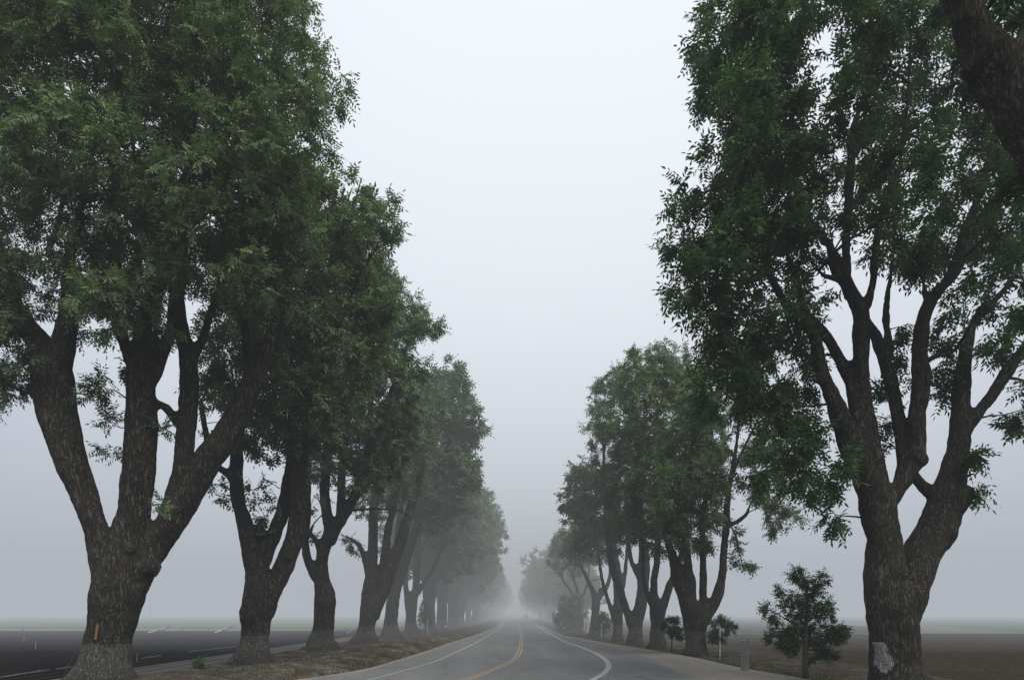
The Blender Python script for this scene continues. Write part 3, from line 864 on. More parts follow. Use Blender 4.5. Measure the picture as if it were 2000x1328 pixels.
# ---- left row, nearest first. Outlines and limbs are given in photo pixels at the tree's own distance.
D1 = 17.6
build_tree('walnut_tree', 'huge four-limbed walnut tree nearest on the left, with an orange wooden strip on its trunk', mpD(D1), D1 / F, P(203, HY + CAMH * F / D1, D1), [
    [(203, 1345, 70), (206, 1300, 57), (214, 1240, 52), (226, 1170, 60), (238, 1120, 56), (250, 1060, 46), (262, 1000, 39), (271, 905, 40), (277, 804, 37), (275, 713, 31), (289, 627, 26), (305, 551, 22), (312, 516, 19)],
    ([(212, 1170, 32), (200, 1110, 30), (193, 1060, 30), (178, 1000, 30), (156, 950, 35), (135, 905, 39), (112, 804, 46), (99, 720, 46), (78, 668, 30), (40, 620, 24), (5, 530, 20), (-30, 400, 14)], -0.8),
    ([(105, 735, 34), (122, 690, 30), (134, 620, 23), (138, 500, 13), (160, 400, 9), (176, 320, 8), (184, 250, 6), (190, 120, 4)], -1.2),
    ([(98, 480, 9), (118, 413, 8), (150, 273, 7), (150, 180, 5), (160, 60, 4)], -1.5),
    ([(238, 1170, 40), (262, 1130, 42), (296, 1080, 36), (328, 1031, 37), (372, 958, 36), (419, 885, 35), (462, 808, 31), (495, 743, 25), (522, 683, 18), (536, 627, 13), (562, 530, 9), (590, 400, 6)], 1.0),
    ([(330, 1010, 27), (349, 950, 24), (360, 890, 25), (366, 810, 26), (368, 720, 25), (352, 640, 22), (346, 580, 20), (350, 470, 16), (362, 380, 12), (372, 250, 8), (380, 120, 5)], 1.4),
    ([(370, 720, 15), (398, 655, 12), (424, 560, 10), (440, 440, 8), (452, 330, 6), (455, 150, 4)], 1.6),
    ([(290, 760, 15), (318, 700, 15), (334, 640, 13), (340, 560, 12)], 0.6),
    ([(352, 830, 15), (328, 800, 12), (305, 785, 9)], 0.2),
    ([(262, 720, 16), (240, 660, 17), (226, 600, 16), (230, 500, 12), (224, 420, 12), (222, 330, 10), (222, 180, 7), (226, 10, 5), (232, -150, 4)], 0.8),
    ([(238, 640, 11), (256, 590, 10), (268, 545, 9), (272, 470, 7)], 0.2),
    ([(308, 530, 13), (286, 460, 11), (266, 420, 10), (262, 320, 8), (250, 200, 6)], 0.0),
    ([(312, 520, 14), (322, 470, 12), (345, 380, 9), (372, 300, 6), (392, 180, 5)], -1.2),
    ([(490, 740, 14), (482, 690, 13), (474, 600, 10), (470, 500, 8), (480, 350, 6)], 0.2),
], [([[-200, 740], [-240, 200], [-100, -220], [150, -360], [430, -300], [560, -140], [600, -20], [628, 45], [622, 110], [676, 170], [676, 228], [612, 268], [652, 315], [618, 370], [610, 480], [600, 600], [560, 660], [520, 640], [470, 660], [430, 650], [396, 610], [350, 560], [300, 640], [245, 690], [150, 620], [110, 560], [60, 660], [50, 760], [0, 780], [-100, 770]], 0, 1.0)],
    0, R=0.80, cap=3.1, seed=11, lump=0.08, rs=0.83, knots=[(300, 1108, 15), (255, 700, 9), (270, 1075, 9)], holes=[(196, 405, 14), (150, 350, 12), (320, 600, 20), (262, 640, 24), (190, 700, 30)],
    extras=[(168, 770, 0.4, -0.6), (222, 700, 0.5), (215, 760, 0.45), (226, 830, 0.38), (222, 885, 0.3), (320, 835, 0.35), (135, 560, 0.5, -0.5), (160, 640, 0.5, 0.5), (316, 1000, 0.22, -0.7), (30, 760, 0.55), (380, 760, 0.5, 1.5), (400, 700, 0.6, 1.8), (655, 190, 0.4), (640, 300, 0.4)], dens=1.15, shell=0.62)

D2 = 23.8
build_tree('walnut_tree', 'second walnut tree on the left, V-forked trunk with a sawn stub in the fork', mpD(D2), D2 / F, P(494, HY + CAMH * F / D2, D2), [
    [(492, 1306, 52), (494, 1285, 42), (497, 1240, 33), (503, 1200, 40), (508, 1165, 42), (500, 1110, 31), (490, 1060, 28), (476, 1020, 22), (466, 985, 19), (461, 940, 19), (462, 880, 17), (470, 800, 14), (486, 720, 12), (500, 600, 9), (505, 480, 7)],
    [(492, 1075, 20), (503, 1045, 17), (504, 1028, 13)],
    ([(465, 950, 14), (445, 925, 11), (423, 908, 10), (405, 860, 9), (392, 780, 7)], -0.5),
    ([(510, 1110, 20), (526, 1070, 20), (545, 1020, 20), (560, 960, 20), (572, 880, 16), (570, 780, 12), (560, 660, 9), (556, 500, 7)], 1.2),
    ([(515, 1190, 28), (538, 1140, 26), (560, 1092, 26), (575, 1037, 25), (582, 980, 24), (586, 900, 23), (594, 800, 19), (608, 700, 15), (628, 600, 12), (650, 500, 9), (668, 430, 6), (690, 360, 2.5)], -0.4),
    ([(600, 760, 12), (640, 690, 9), (676, 600, 7), (712, 520, 5), (748, 470, 3)], -0.8),
    ([(590, 840, 12), (560, 760, 10), (540, 650, 9), (530, 500, 8)], -1.5),
    ([(660, 460, 4), (690, 400, 3), (700, 370, 2), (706, 348, 1.2)], 0.2),
    ([(672, 440, 3.5), (700, 412, 2.5), (726, 380, 2), (733, 355, 1)], 0.4),
    ([(666, 430, 3), (668, 395, 2), (672, 362, 1.2)], 0.0),
], [([[395, 620], [440, 400], [520, 280], [600, 300], [640, 352], [668, 372], [700, 390], [735, 362], [748, 395], [785, 432], [762, 470], [718, 492], [768, 500], [764, 560], [778, 600], [752, 690], [722, 760], [700, 830], [660, 880], [612, 900], [560, 880], [520, 900], [470, 880], [420, 860], [390, 780]], 0, 1.0)],
    1, R=0.85, cap=3.0, seed=22, rs=0.80, flare=0.42, knots=[(566, 1088, 9), (464, 960, 8), (502, 1034, 9)], dens=1.1, vox=0.06, holes=[(686, 372, 20)],
    extras=[(505, 985, 0.4), (520, 950, 0.5), (490, 940, 0.45), (540, 985, 0.3), (516, 1012, 0.2), (423, 945, 0.25), (430, 975, 0.15), (722, 362, 0.3), (760, 430, 0.5), (745, 390, 0.4), (515, 1037, 0.12)], shell=0.62)

D3 = 32.0
build_tree('walnut_tree', 'third walnut tree on the left, trunk bulging on its road side', mpD(D3), D3 / F, P(628, HY + CAMH * F / D3, D3), [
    [(629, 1279, 46), (629, 1262, 33), (630, 1240, 25), (633, 1200, 24), (635, 1165, 25), (630, 1135, 20), (629, 1100, 16), (636, 1060, 17), (644, 1035, 17), (636, 1000, 14), (634, 950, 13), (640, 880, 10), (650, 780, 8), (662, 640, 6)],
    ([(642, 1060, 16), (662, 1020, 15), (680, 990, 14), (700, 950, 12), (716, 900, 11), (722, 820, 9), (724, 720, 7), (728, 600, 5)], 0.8),
    ([(660, 1030, 12), (665, 980, 11), (668, 920, 10), (680, 820, 8), (700, 700, 6)], -1.0),
    ([(618, 1130, 12), (606, 1104, 12), (598, 1082, 11), (596, 1050, 9), (600, 1020, 8), (604, 960, 6), (606, 900, 5)], -0.3),
    ([(626, 1085, 9), (622, 1065, 8), (612, 1048, 7), (606, 1042, 6), (612, 1024, 4), (624, 1010, 3.5), (636, 1000, 3)], -0.6),
    ([(718, 880, 8), (750, 800, 7), (780, 720, 5), (800, 660, 3.5), (815, 640, 2.5), (840, 628, 1.6)], -0.5),
], [([[560, 860], [590, 660], [650, 520], [710, 480], [770, 530], [806, 590], [824, 640], [812, 690], [822, 760], [812, 840], [790, 900], [750, 950], [700, 962], [660, 940], [620, 960], [580, 950]], 0, 1.0)],
    1, R=0.95, cap=3.0, seed=33, rs=0.85, dens=1.1, vox=0.07, extras=[(826, 612, 0.5), (846, 628, 0.4), (856, 640, 0.25), (816, 650, 0.35), (800, 1010, 0.2, 3), (812, 590, 0.45), (790, 600, 0.7), (800, 640, 0.7), (785, 680, 0.8), (770, 640, 0.8, -0.6), (795, 740, 0.7), (800, 790, 0.7), (750, 600, 0.8, -0.8), (780, 850, 0.7, -0.8), (760, 800, 0.8, -1.2), (592, 1010, 0.3), (604, 985, 0.4), (612, 1045, 0.15)], shell=0.6)

D4 = 39.3
build_tree('walnut_tree', 'fourth walnut tree on the left, low leafy side bough reaching left', mpD(D4), D4 / F, P(714, HY + CAMH * F / D4, D4), [
    [(714, 1261, 36), (714, 1248, 25), (715, 1228, 18), (720, 1200, 19), (720, 1160, 17), (724, 1120, 14), (728, 1060, 12), (730, 1000, 11), (738, 930, 9), (748, 850, 7), (752, 780, 5)],
    ([(722, 1130, 10), (712, 1092, 8), (700, 1065, 6), (684, 1052, 4), (672, 1046, 3)], -0.4),
    ([(728, 1205, 16), (744, 1165, 16), (762, 1115, 15), (778, 1070, 14), (794, 1020, 12), (812, 960, 10), (830, 890, 7), (842, 820, 5)], 0.3),
    ([(738, 1160, 12), (748, 1110, 11), (756, 1050, 10), (770, 980, 8), (790, 880, 6)], -0.8),
], [([[690, 1010], [690, 930], [720, 860], [760, 780], [800, 736], [850, 728], [862, 800], [846, 880], [834, 940], [800, 1010], [760, 1000], [720, 1030]], 0, 1.0)],
    1, R=1.0, cap=3.0, seed=44, dens=1.15, vox=0.08, mats=('bark', 'leaf_mid'), extras=[(690, 1060, 0.45), (675, 1050, 0.4), (700, 1080, 0.3), (708, 1000, 0.7)], shell=0.6)

D5 = 47.0
build_tree('walnut_tree', 'fifth walnut tree on the left, trunk leaning to the road under the pale broad crown', mpD(D5), D5 / F, P(764, HY + CAMH * F / D5, D5), [
    [(764, 1253, 30), (764, 1240, 20), (763, 1215, 15), (766, 1190, 15), (774, 1150, 14), (790, 1100, 13), (806, 1050, 12), (822, 1000, 10), (830, 930, 8), (846, 850, 6), (858, 780, 4)],
    ([(770, 1170, 9), (768, 1130, 8), (772, 1080, 7), (780, 1010, 6), (800, 930, 5)], -1.0),
    ([(812, 1010, 7), (832, 960, 6), (856, 920, 5), (870, 880, 4), (884, 850, 3)], -2.3),
    ([(806, 1010, 6), (816, 950, 5), (836, 890, 4), (862, 840, 3)], -2.4),
], [([[785, 800], [800, 760], [832, 735], [870, 715], [905, 718], [922, 760], [928, 800], [942, 838], [930, 890], [938, 930], [915, 965], [904, 1010], [860, 1040], [800, 1010], [780, 930]], 0, 1.0)],
    2, R=1.0, cap=3.2, seed=55, dens=1.15, vox=0.09, mats=('bark', 'leaf_mid'), shell=0.6, holes=[(846, 900, 12)], extras=[(845, 780, 0.7), (890, 725, 0.6)])

D6 = 56.0
build_tree('walnut_tree', 'sixth walnut tree on the left, slim forked trunk with one limb crossing to the right', mpD(D6), D6 / F, P(805, HY + CAMH * F / D6, D6), [
    [(805, 1243, 22), (804, 1232, 15), (803, 1210, 12), (806, 1180, 12), (812, 1150, 9), (814, 1110, 9), (816, 1060, 8), (826, 1000, 7), (840, 940, 5)],
    ([(800, 1200, 9), (793, 1160, 7), (791, 1120, 7), (794, 1060, 6), (800, 1000, 5)], -0.5),
    ([(816, 1160, 6), (830, 1135, 6), (848, 1105, 6), (862, 1070, 5), (880, 1030, 4)], -0.7),
    ([(806, 1110, 5), (822, 1075, 5), (840, 1040, 4)], 0.8),
], [([[800, 1010], [820, 940], [860, 890], [905, 890], [928, 950], [922, 1000], [900, 1040], [860, 1060], [820, 1050]], 0, 1.0)],
    2, R=1.1, cap=3.0, seed=66, dens=1.15, vox=0.1, mats=('bark', 'leaf_mid'), shell=0.6)

# ---- right row
DR1 = 16.3
build_tree('walnut_tree', 'massive many-limbed walnut tree on the right with a white painted scar on its trunk', mpD(DR1), DR1 / F, P(1755, HY + CAMH * F / DR1, DR1), [
    [(1757, 1346, 62), (1755, 1320, 52), (1750, 1280, 49), (1741, 1225, 48), (1736, 1195, 47), (1733, 1160, 46), (1730, 1110, 42), (1728, 1060, 36), (1724, 1000, 31), (1712, 940, 27), (1705, 896, 24), (1693, 816, 20), (1682, 726, 18), (1680, 640, 20), (1676, 596, 18), (1654, 552, 15), (1634, 520, 19), (1620, 480, 10), (1586, 440, 10), (1560, 380, 10), (1550, 300, 9), (1546, 220, 7), (1540, 120, 5), (1536, -20, 4)],
    ([(1752, 1235, 34), (1768, 1180, 42), (1784, 1125, 42), (1802, 1078, 42), (1826, 1030, 42), (1846, 985, 40), (1862, 935, 32), (1869, 890, 26), (1874, 820, 23), (1880, 750, 20), (1886, 690, 17), (1893, 650, 14), (1910, 620, 11), (1944, 585, 9), (1980, 540, 8), (2010, 470, 7)], 1.2),
    [(1846, 1010, 34), (1866, 985, 28), (1884, 965, 20), (1897, 950, 12)],
    [(1836, 1060, 26), (1856, 1040, 21), (1868, 1028, 14)],
    ([(1716, 1060, 24), (1700, 990, 26), (1684, 920, 29), (1668, 880, 29), (1650, 838, 26), (1632, 795, 22), (1618, 760, 18), (1602, 717, 15), (1590, 660, 14), (1570, 630, 13), (1536, 596, 11), (1506, 540, 9), (1480, 470, 7), (1450, 400, 5), (1420, 330, 4)], -0.8),
    ([(1684, 880, 20), (1672, 800, 16), (1660, 740, 15), (1640, 700, 14), (1612, 655, 13), (1588, 628, 13), (1572, 610, 11), (1545, 520, 8), (1520, 430, 6)], 0.8),
    ([(1678, 626, 12), (1660, 560, 10), (1652, 500, 10), (1656, 420, 11), (1661, 330, 11), (1668, 250, 9), (1690, 180, 7), (1700, 60, 5), (1712, -80, 4)], 0.9),
    ([(1690, 600, 12), (1702, 560, 10), (1710, 500, 9), (1722, 422, 9), (1740, 370, 8), (1760, 310, 7), (1772, 200, 5), (1780, 60, 4)], -0.5),
    ([(1758, 950, 16), (1762, 905, 17), (1758, 850, 16), (1744, 760, 16), (1728, 700, 15), (1706, 650, 13), (1690, 622, 11)], 0.6),
    ([(1736, 720, 10), (1736, 670, 10), (1730, 610, 9), (1740, 540, 7), (1748, 440, 6), (1752, 340, 5)], 1.6),
    ([(1732, 985, 22), (1756, 950, 20), (1780, 915, 20), (1793, 880, 21), (1791, 816, 19), (1799, 753, 21), (1798, 690, 18), (1806, 620, 17), (1826, 574, 14), (1852, 548, 14), (1869, 520, 16), (1876, 480, 13), (1892, 430, 10), (1914, 380, 8), (1932, 300, 7), (1948, 240, 6), (1960, 120, 4)], -0.3),
    ([(1878, 470, 8), (1920, 415, 9), (1960, 370, 9), (2000, 330, 8), (2050, 270, 6)], -1.2),
    ([(1812, 600, 7), (1800, 520, 7), (1806, 464, 6), (1832, 425, 6), (1869, 398, 5)], 0.8),
    ([(1880, 850, 15), (1905, 812, 15), (1940, 765, 15), (1978, 705, 15), (2020, 650, 13), (2080, 560, 10)], 0.5),
    ([(1832, 975, 16), (1808, 955, 15), (1780, 922, 13), (1766, 890, 12)], 1.1),
    ([(1812, 704, 6), (1832, 694, 5), (1860, 690, 4), (1880, 660, 3)], -0.5),
    ([(1640, 545, 9), (1612, 540, 7), (1590, 520, 5)], -0.8),
], [([[1362, -60], [1345, 60], [1378, 88], [1340, 105], [1324, 168], [1368, 192], [1360, 240], [1346, 272], [1384, 312], [1356, 340], [1395, 396], [1340, 425], [1303, 478], [1318, 550], [1325, 592], [1368, 650], [1380, 700], [1362, 758], [1400, 808], [1458, 790], [1492, 818], [1480, 898], [1510, 950], [1552, 972], [1616, 980], [1640, 940], [1628, 860], [1600, 800], [1570, 700], [1560, 660], [1600, 600], [1600, 400], [1580, 200], [1560, -60], [1460, -120]], 0.2, 1.0),
    ([[1540, -250], [1560, 0], [1590, 200], [1600, 420], [1640, 480], [1720, 560], [1760, 600], [1800, 560], [1900, 640], [1960, 680], [2000, 820], [2120, 760], [2200, 300], [2100, -150], [1850, -300]], 0.3, 0.62)],
    'r', R=0.72, cap=2.7, seed=101, mats=('bark_patch', 'leaf_right'), vox=0.045, flare=0.25, rs=0.93, lump=0.09, shell=0.85, sep=1.33, perm=1.5, knots=[(1707, 898, 12), (1717, 975, 13), (1790, 898, 13), (1601, 742, 12), (1742, 1120, 14)],
    holes=[(1690, 470, 30), (1620, 300, 22), (1740, 240, 24), (1800, 330, 26), (1640, 160, 16), (1870, 440, 24), (1700, 130, 14), (1770, 700, 26), (1930, 740, 20), (1700, 700, 30), (1650, 600, 26), (1810, 120, 16)],
    extras=[(1632, 1005, 0.28), (1626, 1022, 0.2), (1600, 960, 0.4), (1722, 830, 0.25, 0.5), (1718, 780, 0.3, 0.6), (1735, 870, 0.25, 0.6), (1768, 690, 0.35, 1), (1765, 640, 0.35, 1), (1840, 720, 0.3, 1), (1848, 770, 0.22, 1), (1845, 670, 0.4, 1), (1900, 890, 0.1), (1900, 955, 0.14), (1960, 690, 0.4), (1995, 800, 0.3), (1990, 830, 0.2), (1925, 690, 0.3), (1800, 745, 0.25, 1.2), (1320, 400, 0.0001)])

DR0 = 9.5
build_tree('walnut_tree', 'near walnut tree whose thick leaning limb cuts across the top right corner', mpD(DR0), DR0 / F, P(2360, HY + CAMH * F / DR0, DR0), [
    [(2360, 1462, 105), (2358, 1300, 90), (2340, 1050, 84), (2290, 800, 78), (2200, 560, 72), (2100, 390, 66), (2020, 250, 60), (1965, 165, 56), (1925, 108, 50), (1900, 55, 38), (1878, 5, 36), (1850, -60, 32), (1800, -200, 24), (1760, -360, 16)],
    [(1950, 150, 46), (1912, 128, 34), (1888, 118, 22)],
    ([(2300, 830, 50), (2330, 600, 44), (2350, 300, 36), (2340, 0, 26), (2300, -300, 16)], 1.2),
    ([(1960, 140, 22), (2000, 70, 18), (2030, -40, 15), (2060, -200, 10)], 0.8),
], [([[1700, -500], [1690, -330], [1800, -120], [1960, -60], [2060, 60], [2260, 100], [2600, 0], [2500, -600], [2100, -750]], 0.3, 0.6)],
    0, R=0.55, cap=2.2, seed=77, mats=('bark_plain', 'leaf_right'), vox=0.035, flare=0.4, rs=0.94, lump=0.1, sep=1.45, shell=0.7,
    extras=[(1960, 30, 0.3, 0.6), (1990, 350, 0.25, 0.4), (2010, 300, 0.3, 0.5)], holes=[])

DR2 = 29.6
build_tree('walnut_tree', 'walnut tree at the field edge with a long bare right-hand limb and thin drooping twigs', mpD(DR2), DR2 / F, P(1358, HY + CAMH * F / DR2, DR2), [
    [(1358, 1281, 27), (1358, 1262, 22), (1358, 1235, 23), (1358, 1210, 26), (1342, 1170, 20), (1328, 1130, 20), (1318, 1095, 13), (1306, 1060, 10), (1296, 1000, 8), (1300, 920, 6), (1312, 840, 4)],
    ([(1350, 1190, 14), (1350, 1150, 13), (1346, 1110, 11), (1340, 1060, 9), (1340, 980, 7), (1350, 900, 5), (1356, 800, 4)], -1.0),
    ([(1364, 1215, 14), (1372, 1180, 10), (1373, 1140, 10), (1374, 1095, 9), (1372, 1040, 8), (1380, 960, 6), (1390, 870, 5), (1392, 780, 3)], 0.6),
    ([(1372, 1215, 16), (1390, 1185, 14), (1403, 1155, 13), (1411, 1118, 10), (1415, 1070, 9), (1418, 1030, 9), (1420, 990, 8), (1428, 930, 6), (1440, 860, 5), (1446, 780, 3)], 0.0),
    ([(1421, 1028, 6), (1440, 1018, 5.5), (1458, 1004, 5), (1466, 985, 4), (1490, 940, 3), (1520, 900, 2)], -0.3),
    ([(1424, 1020, 2), (1438, 1050, 1.5), (1446, 1085, 1.2), (1450, 1105, 1)], -0.5),
    ([(1428, 930, 4), (1460, 860, 3), (1490, 800, 2.2), (1505, 770, 1.4)], -0.6),
], [([[1288, 1090], [1276, 1000], [1290, 900], [1320, 800], [1350, 730], [1400, 720], [1420, 760], [1430, 860], [1436, 940], [1420, 1000], [1396, 1010], [1388, 1070], [1350, 1075], [1330, 1090]], 0, 1.0),
    ([[1400, 800], [1420, 760], [1480, 770], [1530, 860], [1566, 940], [1574, 1000], [1530, 1044], [1496, 1010], [1462, 980], [1440, 900]], 0, 0.5)],
    1, R=0.8, cap=2.8, seed=122, mats=('bark', 'leaf_mid'), vox=0.06, flare=0.15, shell=0.65, perm=1.15,
    extras=[(1446, 1060, 0.28), (1436, 1045, 0.22), (1455, 1100, 0.28), (1464, 1105, 0.15), (1440, 1095, 0.2), (1552, 1010, 0.45), (1530, 1020, 0.4), (1510, 985, 0.4)])

DR3 = 35.3
build_tree('walnut_tree', 'right-hand walnut tree with a narrow trunk between two thicker neighbours', mpD(DR3), DR3 / F, P(1284, HY + CAMH * F / DR3, DR3), [
    [(1284, 1268, 22), (1284, 1250, 17), (1283, 1220, 15), (1282, 1190, 16), (1276, 1160, 10), (1280, 1120, 9), (1284, 1070, 8), (1282, 980, 7), (1280, 880, 5), (1284, 780, 3)],
    ([(1290, 1200, 11), (1300, 1165, 10), (1312, 1135, 9), (1326, 1105, 8), (1334, 1060, 7), (1338, 960, 5), (1340, 850, 4)], 0.5),
    ([(1276, 1185, 8), (1264, 1160, 7), (1256, 1120, 6), (1254, 1050, 5), (1250, 950, 4)], -0.8),
], [([[1226, 1060], [1206, 950], [1196, 850], [1212, 740], [1230, 688], [1262, 676], [1296, 680], [1334, 676], [1368, 706], [1385, 800], [1380, 900], [1350, 980], [1320, 1050], [1280, 1080]], 0, 1.0)],
    1, R=0.9, cap=3.0, seed=133, dens=1.15, mats=('bark', 'leaf_mid'), vox=0.07, flare=0.15, shell=0.6, extras=[(1243, 690, 0.35), (1230, 700, 0.3), (1276, 682, 0.3)])

DR4 = 39.5
build_tree('walnut_tree', 'right-hand walnut tree splitting near the ground into a wide V of two trunks', mpD(DR4), DR4 / F, P(1239, HY + CAMH * F / DR4, DR4), [
    [(1240, 1260, 20), (1240, 1245, 16), (1243, 1215, 15), (1250, 1185, 14), (1256, 1150, 14), (1258, 1110, 15), (1256, 1060, 11), (1250, 1000, 8), (1248, 900, 6), (1242, 800, 4)],
    ([(1236, 1225, 12), (1226, 1200, 10), (1218, 1175, 10), (1210, 1150, 10), (1200, 1120, 10), (1192, 1085, 9), (1186, 1030, 7), (1180, 950, 5), (1180, 860, 4)], -0.4),
    ([(1250, 1130, 8), (1240, 1110, 7), (1232, 1090, 6), (1226, 1040, 5), (1220, 960, 4)], 0.8),
], [([[1176, 1064], [1152, 980], [1150, 880], [1160, 800], [1172, 730], [1206, 706], [1240, 730], [1262, 800], [1280, 880], [1276, 980], [1250, 1060], [1210, 1078]], 0, 1.0)],
    1, R=0.95, cap=2.8, seed=144, dens=1.15, mats=('bark', 'leaf_mid'), vox=0.08, flare=0.1, shell=0.6, extras=[(1178, 736, 0.35), (1160, 775, 0.3), (1154, 822, 0.35)])

DR5 = 43.5
build_tree('walnut_tree', 'right-hand walnut tree with a thin limb slanting out low to the left', mpD(DR5), DR5 / F, P(1206, HY + CAMH * F / DR5, DR5), [
    [(1206, 1255, 15), (1206, 1240, 12), (1207, 1210, 11), (1208, 1170, 12), (1206, 1120, 12), (1198, 1070, 9), (1190, 1000, 6), (1180, 940, 4)],
    ([(1200, 1210, 7), (1192, 1185, 6), (1184, 1160, 5.5), (1176, 1130, 5), (1170, 1090, 4), (1160, 1040, 3)], -0.5),
    ([(1212, 1160, 7), (1220, 1125, 6), (1224, 1080, 5), (1226, 1000, 4)], 0.8),
], [([[1132, 1062], [1106, 1010], [1105, 955], [1118, 908], [1160, 890], [1196, 930], [1210, 1000], [1204, 1050], [1164, 1078]], 0, 1.0)],
    2, R=0.95, cap=3.0, seed=155, dens=1.15, mats=('bark', 'leaf_mid'), vox=0.09, flare=0.1, shell=0.6, extras=[(1112, 955, 0.35), (1118, 915, 0.35)])

DR6 = 52.0
build_tree('walnut_tree', 'right-hand walnut tree with a sawn right stub beside its forked trunk', mpD(DR6), DR6 / F, P(1160, HY + CAMH * F / DR6, DR6), [
    [(1161, 1243, 14), (1161, 1230, 11), (1162, 1200, 9), (1163, 1172, 10), (1156, 1150, 6), (1144, 1125, 5), (1134, 1100, 4), (1130, 1060, 3)],
    ([(1166, 1180, 7), (1173, 1160, 6), (1174, 1146, 6)], 0.2),
    ([(1168, 1170, 6), (1184, 1148, 6), (1192, 1120, 5), (1190, 1080, 4), (1180, 1030, 3)], 0.4),
], [([[1104, 1085], [1104, 1040], [1130, 1010], [1170, 1010], [1200, 1050], [1196, 1090], [1150, 1100]], 0, 1.0)],
    2, R=0.9, cap=2.6, seed=166, dens=1.15, mats=('bark', 'leaf_mid'), vox=0.1, flare=0.1, shell=0.6)

DR7 = 68.0
build_tree('walnut_tree', 'small low walnut tree leaning out over the right verge in front of the foggy row', mpD(DR7), DR7 / F, P(1133, HY + CAMH * F / DR7, DR7), [
    [(1133, 1233, 11), (1133, 1222, 8), (1133, 1200, 6), (1131, 1165, 5), (1124, 1140, 4), (1114, 1115, 3), (1100, 1090, 2.5)],
    ([(1132, 1175, 4.5), (1142, 1155, 3.5), (1148, 1130, 3), (1152, 1100, 2.5)], 0.3),
    ([(1128, 1170, 3), (1112, 1150, 3), (1098, 1130, 2.5), (1086, 1100, 2)], -0.3),
    ([(1143, 1150, 2), (1150, 1138, 1.8), (1160, 1132, 1.5), (1170, 1130, 1.2)], -0.3),
], [([[1076, 1112], [1064, 1085], [1065, 1058], [1084, 1044], [1104, 1042], [1130, 1062], [1150, 1086], [1160, 1120], [1130, 1128], [1104, 1110], [1092, 1128]], 0, 0.9)],
    2, R=0.85, cap=2.2, seed=177, mats=('bark', 'leaf_mid'), vox=0.1, flare=0.2, shell=0.6, perm=1.1)

# ---- the rows running on into the fog: a few kinds, each copied with its parts
def generic(seed, Ht, Wd, lod, vox, nl=5, low=4.6):
    rg = np.random.default_rng(seed)
    fork = 1.5 + 1.0 * rg.random()
    tr = 0.52 + 0.12 * rg.random()
    limbs = [[(0, 0.1, tr * 1.35), (0, -0.35, tr * 1.05), (0, -fork, tr), (0.1, -fork - 1.2, tr * 0.75), (0.2, -Ht * 0.45, tr * 0.5), (0.1, -Ht * 0.7, tr * 0.28), (0.1, -Ht * 0.9, tr * 0.1)]]
    for k in range(nl):
        a = (k - (nl - 1) / 2) / nl * 2
        x1 = a * (0.9 + 0.5 * rg.random()); x2 = a * Wd * 0.38; dy = rg.uniform(-2.2, 2.2)
        rr = tr * rg.uniform(0.4, 0.62)
        limbs.append(([(a * 0.25, -fork + 0.3, rr * 1.1), (x1 * 0.6, -fork - 1.0, rr), (x1, -fork - 2.4, rr * 0.9), (x2, -Ht * 0.5, rr * 0.6), (x2 * 1.1, -Ht * 0.72, rr * 0.35), (x2 * 1.2, -Ht * 0.85, rr * 0.15)], dy))
    n = 13; poly = []
    cz = (low + Ht) / 2; hz = (Ht - low) / 2
    for k in range(n):
        t = 2 * math.pi * k / n
        q = 0.86 + 0.22 * rg.random()
        c_, s_ = math.cos(t), math.sin(t)
        poly.append((Wd / 2 * math.copysign(abs(c_) ** 0.75, c_) * q * (1.0 - 0.12 * (s_ < -0.5)), -(cz + hz * math.copysign(abs(s_) ** 0.85, s_) * q)))
    mp = lambda x, y, dy=0.0: np.array([x, dy, -y])
    return build_tree('walnut_tree', '', mp, 1.0, (0, 0, 0), limbs, [(poly, 0, 1.0)], lod, R={2: 1.15, 3: 1.5, 4: 1.9}[lod], cap=Wd * 0.42,
                      seed=seed, vox=vox, mats=('bark_far', 'leaf_mid'), flare=0.35, shell=0.5, lump=0.05)


def copy_tree(src, loc, rz, sc, label, group):
    r = src.copy(); COL.objects.link(r)
    r.location = loc; r.rotation_euler = (0, 0, rz); r.scale = sc
    r['label'] = label; r['group'] = group
    for ch in src.children:
        c = ch.copy(); COL.objects.link(c); c.parent = r
    return r


kinds_tall = [generic(201, 15.5, 10.5, 2, 0.12), generic(202, 16.5, 11.0, 2, 0.12, 6), generic(203, 14.8, 10.0, 2, 0.12, 4)]
kinds_low = [generic(211, 11.5, 11.5, 2, 0.12, 5, 2.8), generic(212, 10.6, 10.5, 2, 0.12, 4, 2.6)]
kinds_far_tall = [generic(221, 15.0, 10.5, 3, 0, 4), generic(222, 16.0, 10.5, 3, 0, 4)]
kinds_far_low = [generic(231, 12.0, 11.0, 3, 0, 4, 2.6), generic(232, 11.0, 10.5, 3, 0, 4, 2.6)]
used = set()
rr = random.Random(5)


def place(kinds, loc, sc, label, group):
    k = kinds[rr.randrange(len(kinds))]
    rz = rr.choice([0, math.pi]) + rr.uniform(-0.5, 0.5)
    if k.name not in used:
        used.add(k.name); k.location = loc; k.rotation_euler = (0, 0, rz); k.scale = sc
        k['label'] = label; k['group'] = group
        return k
    return copy_tree(k, loc, rz, sc, label, group)


